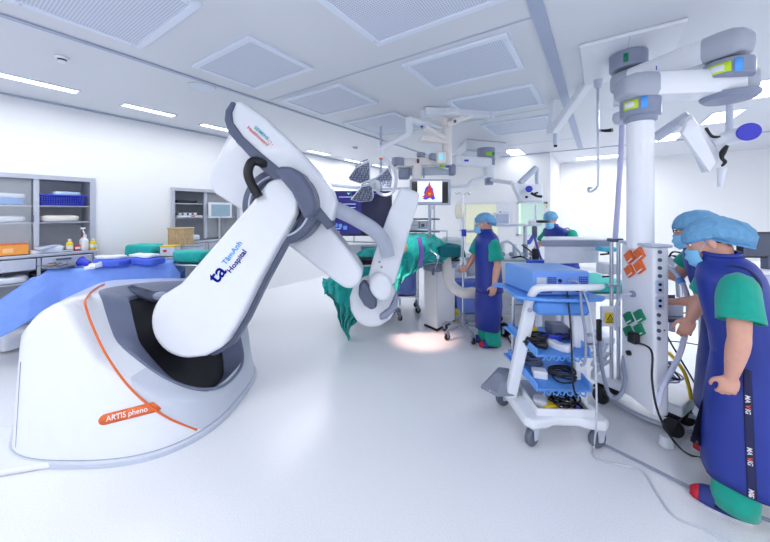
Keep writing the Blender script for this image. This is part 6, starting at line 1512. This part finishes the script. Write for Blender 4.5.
pm = empty('floor_pedal', H(658, 441, 0), 'small white cylindrical foot with cable on the floor by the black cable', 'foot pedal')
c = H(666, 446, 0); MB().lathe(c, [(.035, .002), (.042, .004), (.038, .06), (.03, .07)], 24).build('pedal_body', white_m, pm)
# clutter on the cart shelves
def coil(name, c, r, n, tr, m, label, tilt=0.):
    e = empty(name, c, label, 'cable'); rnd_ = random.Random(int(c[0] * 1000) % 97)
    for k in range(n):
        a0 = rnd_.uniform(0, 6); rr2 = r * rnd_.uniform(.75, 1.1); ec = rnd_.uniform(.55, .8); o_ = Vector((rnd_.uniform(-.02, .02), rnd_.uniform(-.02, .02), .008 + k * tr * 1.5)); M = rotz(a0)
        MB().tube([Vector(c) + o_ + M @ Vector((math.cos(a) * rr2, math.sin(a) * rr2 * ec, math.sin(a * 2) * .006)) for a in [2 * PI * q / 18 for q in range(19)]], tr, n=7, smooth=False).build('cable_loop', m, e)
    return e
coil('coiled_cable', Q(.27, .14, .41), .10, 6, .006, black, 'coiled black cable on the lower tilted cart shelf')
coil('coiled_cable', Q(.27, .10, .215), .09, 8, .007, blackg, 'heap of black cables in the bottom tray of the cart')
coil('coiled_cable', Q(.10, .28, .44), .09, 5, .008, dgrey, 'grey coiled hose on the left of the lower cart shelf')
coil('coiled_cable', Q(.10, .16, .64), .08, 6, .008, black, 'black cable heap on the left of the upper cart shelf')
coil('coiled_cable', Q(.32, .25, .66), .08, 5, .006, mat('cable_navy', srgb(40, 50, 100), .5), 'dark blue cable loops on the right of the upper cart shelf')
def conn(c, d, col, label):
    e = empty('cable_connector', c, label, 'connector'); d = Vector(d).normalized(); c = Vector(c)
    MB().cyl(c, c + d * .05, .013, n=16).build('connector_shell', col, e, bevel=.003); MB().cyl(c + d * .05, c + d * .075, .009, n=14).build('connector_sleeve', black, e)
conn(Q(.24, .03, .235), ux * .9 + uy * -.2, orange, 'orange cable connector in the bottom tray of the cart')
conn(Q(.315, .04, .235), ux * .9 + uy * -.2, blue_p, 'blue cable connector in the bottom tray of the cart')
bundle('plastic_packet', Q(.16, .08, .213), (.13, .08, .035), rzc + .5, yellow, 'yellow packet in the bottom tray of the cart', 'packet', amp=.01)
bundle('plastic_packet', Q(.11, .12, .213), (.10, .12, .05), rzc - .5, mat('grey_packet', srgb(205, 208, 216), .5), 'pale packet in the left corner of the bottom tray', 'packet', amp=.01)
MB2 = MB().box(Q(.08, .12, .655), (.16, .05, .05), rzc - .5); tag(MB2.build('black_probe', black, bevel=.02), 'black probe handle on the upper cart shelf', 'probe')
MB2 = MB().box(Q(.10, .30, .70), (.12, .06, .04), rzc - .3); tag(MB2.build('yellow_pouch', yellow, bevel=.015), 'yellow pouch on the upper cart shelf', 'pouch')
bundle('blue_pouch', Q(.22, .22, .64), (.16, .10, .06), rzc + .4, blue_p, 'blue soft pouch in the middle of the upper cart shelf', 'pouch', amp=.02)
bundle('clear_pouch', Q(.25, .12, .62), (.16, .10, .06), rzc - .8, whitecloth, 'white crumpled pouch leaning on the upper shelf front', 'pouch', amp=.03)
bundle('grey_case', Q(.30, .28, .66), (.14, .14, .10), rzc, dgrey, 'dark case at the back right of the upper cart shelf', 'case', amp=.01)
MB2 = MB().box(Q(.12, .16, .42), (.10, .08, .06), rzc - .2); tag(MB2.build('white_carton', white_m, bevel=.008), 'small white box on the lower tilted shelf of the cart', 'box')
# grey scoop at the left of the cart
sc2 = empty('foot_switch', H(508, 378, .1), 'dark grey foot switch shell at the left side of the cart', 'foot switch')
MB().loft([[Q(x, y, z) for x, y in ((-.28, .30), (-.18, .18), (-.02, .20), (0, .42), (-.14, .48))] for z in (.22, .24)] + [[Q(x, y, .34) for x, y in ((-.14, .34), (-.12, .28), (-.04, .28), (-.02, .40), (-.10, .42))]]).build('shell', mat('scoop_grey', srgb(128, 134, 150), .5), sc2, bevel=.01)
MB().box(Q(-.2, .235, .235), (.05, .003, .018), rzc).build('shell_label', mat('pink_label', srgb(235, 215, 240), .5), sc2)

# ------------------------------------------------------------------ equipment behind the cart
def machine(label, c, sx_, sy_, h, rz, m, extras=True, name='anaesthesia_machine', cat='medical machine'):
    c = Vector(c); c.z = 0; e = empty(name, c, label, cat); M = rotz(rz); q = lambda x, y, z: c + M @ Vector((x, y, z))
    MB().box(q(0, 0, h * .30 + .08), (sx_, sy_, h * .56), rz).build('cabinet', m, e, bevel=.015); MB().box(q(0, 0, h * .60 + .075), (sx_ * 1.06, sy_ * 1.05, .035), rz).build('worktop', lgrey, e, bevel=.008)
    for k in range(3):
        d = MB().box(q(0, -sy_ / 2 - .006, .16 + h * .17 * k + .08), (sx_ * .88, .014, h * .15), rz).build('drawer', white_m, e, bevel=.006); MB().box(q(0, -sy_ / 2 - .018, .16 + h * .17 * k + .11), (sx_ * .4, .012, .018), rz).build('drawer_handle', mgrey, d, bevel=.003)
    for x in (-1, 1):
        MB().box(q(x * sx_ * .44, sy_ * .3, h * .80), (.035, .06, h * .40), rz).build('upright', lgrey, e, bevel=.006)
        for y in (-1, 1): caster(q(x * (sx_ / 2 - .05), y * (sy_ / 2 - .05), 0), .05, e, rz)
    MB().box(q(0, .05, h), (sx_, sy_ * .8, .03), rz).build('top_shelf', lgrey, e, bevel=.006)
    return e, q
e1_, q1_ = machine('white anaesthesia machine with drawers standing right of the person in side view', W(1.95, 4.9, 0), .62, .5, 1.42, YAW, white_m)
MB().box(q1_(-.12, .1, 1.52), (.24, .06, .18), YAW).build('monitor', white_m, e1_, bevel=.012); MB().box(q1_(-.12, .067, 1.52), (.2, .004, .14), YAW).build('monitor_screen', mat('screen_pale', srgb(180, 190, 215), .3), e1_, smooth=False)
for x in (-.18, .0, .16): MB().cyl(q1_(x, -.12, .93), q1_(x, -.12, 1.14), .035, n=18).build('vaporizer', (lgrey, mgrey, white_m)[int(x * 10) % 3], e1_, bevel=.006); 
for x in (-.22, -.1, .06, .2): MB().lathe(q1_(x, -.22, 1.0), [(.03, 0), (.03, .03), (.015, .04)], 16, axis=(RT * 0 - FW)).build('dial', mgrey, e1_)
MB().tube([q1_(-.28, -.2, .95), q1_(-.33, -.3, 1.1), q1_(-.2, -.34, 1.2), q1_(-.05, -.3, 1.1), q1_(.05, -.26, .98)], .018).build('hose', lgrey, e1_); MB().tube([q1_(-.1, -.22, .94), q1_(-.0, -.33, .98), q1_(.12, -.34, .93), q1_(.2, -.2, .95)], .012).build('lead', black, e1_)
e2_, q2_ = machine('pale monitoring tower with screen beside the far window', W(1.62, 5.6, 0), .5, .5, 1.28, YAW, white_m, name='monitoring_tower')
MB().box(q2_(.12, .1, 1.42), (.28, .05, .20), YAW).build('monitor', white_m, e2_, bevel=.012); MB().box(q2_(.12, .073, 1.42), (.24, .004, .16), YAW).build('monitor_screen', lgrey, e2_, smooth=False)
e3_, q3_ = machine('low white bedside unit left of the person in side view', W(.98, 5.2, 0), .55, .45, 1.05, YAW, white_m, name='bedside_unit'); MB().box(q3_(0, -.1, 1.14), (.46, .28, .14), YAW).build('infant_tray', white_m, e3_, bevel=.03)
MB().tube([q3_(-.2, -.2, 1.0), q3_(-.1, -.3, .8), q3_(.1, -.28, .75), q3_(.2, -.2, .9)], .02).build('hose', lgrey, e3_)
# infusion pole with devices, ring lamp
ip = empty('infusion_pole', P(538, 300, 3.7), 'infusion pole with blue cables, black handset and dark ring beside the shelf', 'infusion pole')
b_ = P(536, 262, 3.6); base = Vector((b_.x, b_.y, 0)); ip.location = base
MB().cyl(base + UPV * .1, Vector((b_.x, b_.y, P(536, 205, 3.6).z)), .014, n=12).build('pole', steel, ip)
for k in range(5): a = k * 2 * PI / 5; d = Vector((math.cos(a), math.sin(a), 0)); MB().tube([base + UPV * .12, base + d * .26 + UPV * .1], .014).build('leg', lgrey, ip); caster(base + d * .26, .04, ip, a)
MB().box(P(535, 223, 3.55), (.12, .08, .06), YAW).build('clamp_box', white_m, ip, bevel=.01); MB().tube([P(538, 221.5, 3.5) + Vector((math.cos(a), math.sin(a), 0)) * .055 + RT * .05 for a in [2 * PI * q / 20 for q in range(21)]], .014, smooth=False).build('dark_ring', black, ip)
MB().box(P(534.5, 232, 3.55), (.05, .05, .13), YAW).build('dark_sleeve', dgrey, ip, bevel=.015); MB().tube([P(533, 236, 3.55), P(529, 243, 3.5), P(528.5, 240, 3.5)], [.02, .018, .012]).build('blue_grip', mat('denim_blue', srgb(70, 90, 190), .5), ip)
MB().box(P(535.5, 254, 3.5), (.075, .04, .12), YAW + .3).build('handset', black, ip, bevel=.012); MB().tube([P(534, 236, 3.55), P(537, 246, 3.5), P(540, 256, 3.5), P(543, 262, 3.5)], .012).build('blue_lead', mat('denim_blue', (0, 0, 0)), ip)
MB().tube([P(522, 245, 3.7), P(529, 250, 3.6), P(534, 254, 3.5)], .008).build('black_lead', black, ip)
bb_ = empty('blue_case', P(540, 266, 3.2), 'royal blue case just behind the blue console', 'case'); MB().box(P(539, 263.5, 3.3), (.22, .12, .07), YAW).build('case_body', mat('royal_blue', srgb(60, 90, 220), .4), bb_, bevel=.01); MB().box(P(539, 261.8, 3.29), (.2, .10, .02), YAW).build('case_lid', skyblue, bb_, bevel=.006)
pz = P(539, 266.5, 3.3); MB().cyl(pz, Vector((pz.x, pz.y, .02)), .03).build('case_stand', lgrey, bb_); MB().cyl(Vector((pz.x, pz.y, .001)), Vector((pz.x, pz.y, .03)), .16).build('stand_foot', lgrey, bb_)
# bed with teal cover behind the shelf
bed = empty('patient_bed', W(2.5, 4.6, 0), 'bed with teal cover seen below the grey edged shelf', 'bed')
c = W(2.35, 4.1, 0); MB().box(c + UPV * .72, (1.2, .7, .12), YAW).build('mattress', teal, bed, bevel=.04, seg=3); MB().box(c + UPV * .62, (1.25, .72, .06), YAW).build('bed_frame', lgrey, bed, bevel=.01); MB().box(c + UPV * .36, (.5, .4, .46), YAW).build('bed_column', white_m, bed, bevel=.02)
MB().box(c + UPV * .06, (.9, .5, .08), YAW).build('bed_base', lgrey, bed, bevel=.02); MB().box(c + UPV * .82 + RT * -.2, (.4, .3, .09), YAW).build('folded_cover', teal, bed, bevel=.03, seg=3)
# rolling stool wheel by the person's feet
rw = empty('foot_pump', H(502, 338, 0), 'black wheeled device with cable on the floor behind the standing person', 'device')
c = H(503, 337, 0); MB().cyl(c + UPV * .09 - RT * .0, c + UPV * .09 + RT * .05 + FW * .03, .088, n=28).build('wheel', black, rw, bevel=.012); MB().cyl(c + UPV * .09 - RT * .012, c + UPV * .09, .05, n=20).build('wheel_hub', lgrey, rw)
MB().box(c + UPV * .09 - RT * .12 + FW * .05, (.16, .12, .10), YAW).build('pump_body', black, rw, bevel=.02)
cable('power_cable', [c + UPV * .02 + RT * .06, H(512, 344, .01), H(522, 347, .01), H(535, 352, .01)], .009, black, 'short black cable behind the standing person in navy')
# wall sticker and whiteboard
wbp = on_back(504, 215); wbn = empty('wall_board', wbp + Vector((0, -.02, 0)), 'white wall board with small grey shapes between the two windows', 'board')
MB().box(wbp + Vector((0, -.014, 0)), (.36, .022, .60)).build('board_panel', white_m, wbn, bevel=.006); MB().box(wbp + Vector((-.08, -.03, .02)), (.05, .008, .14)).build('grey_bracket', mgrey, wbn); MB().box(wbp + Vector((.05, -.03, .03)), (.14, .008, .10)).build('paper', lgrey, wbn)
stk = on_back(553.5, 209, YA) if False else P(550.5, 208, 8.0); 
ws = empty('wall_sticker', stk, 'small yellow star sticker on the wall beside the far window', 'sticker')
sx0 = XA - .035; c = Vector((sx0 - .05, YB - .006, 1.74)); st5 = [c + Vector((math.cos(PI / 2 + k * PI / 5), 0, math.sin(PI / 2 + k * PI / 5))) * (.05 if k % 2 == 0 else .022) for k in range(10)]
ws.location = c; MB().prism(st5, (0, -.004, 0)).build('star', yellow, ws, smooth=False); MB().box(c + Vector((0, .0, .09)), (.07, .004, .05)).build('tag', mgrey, ws, smooth=False)
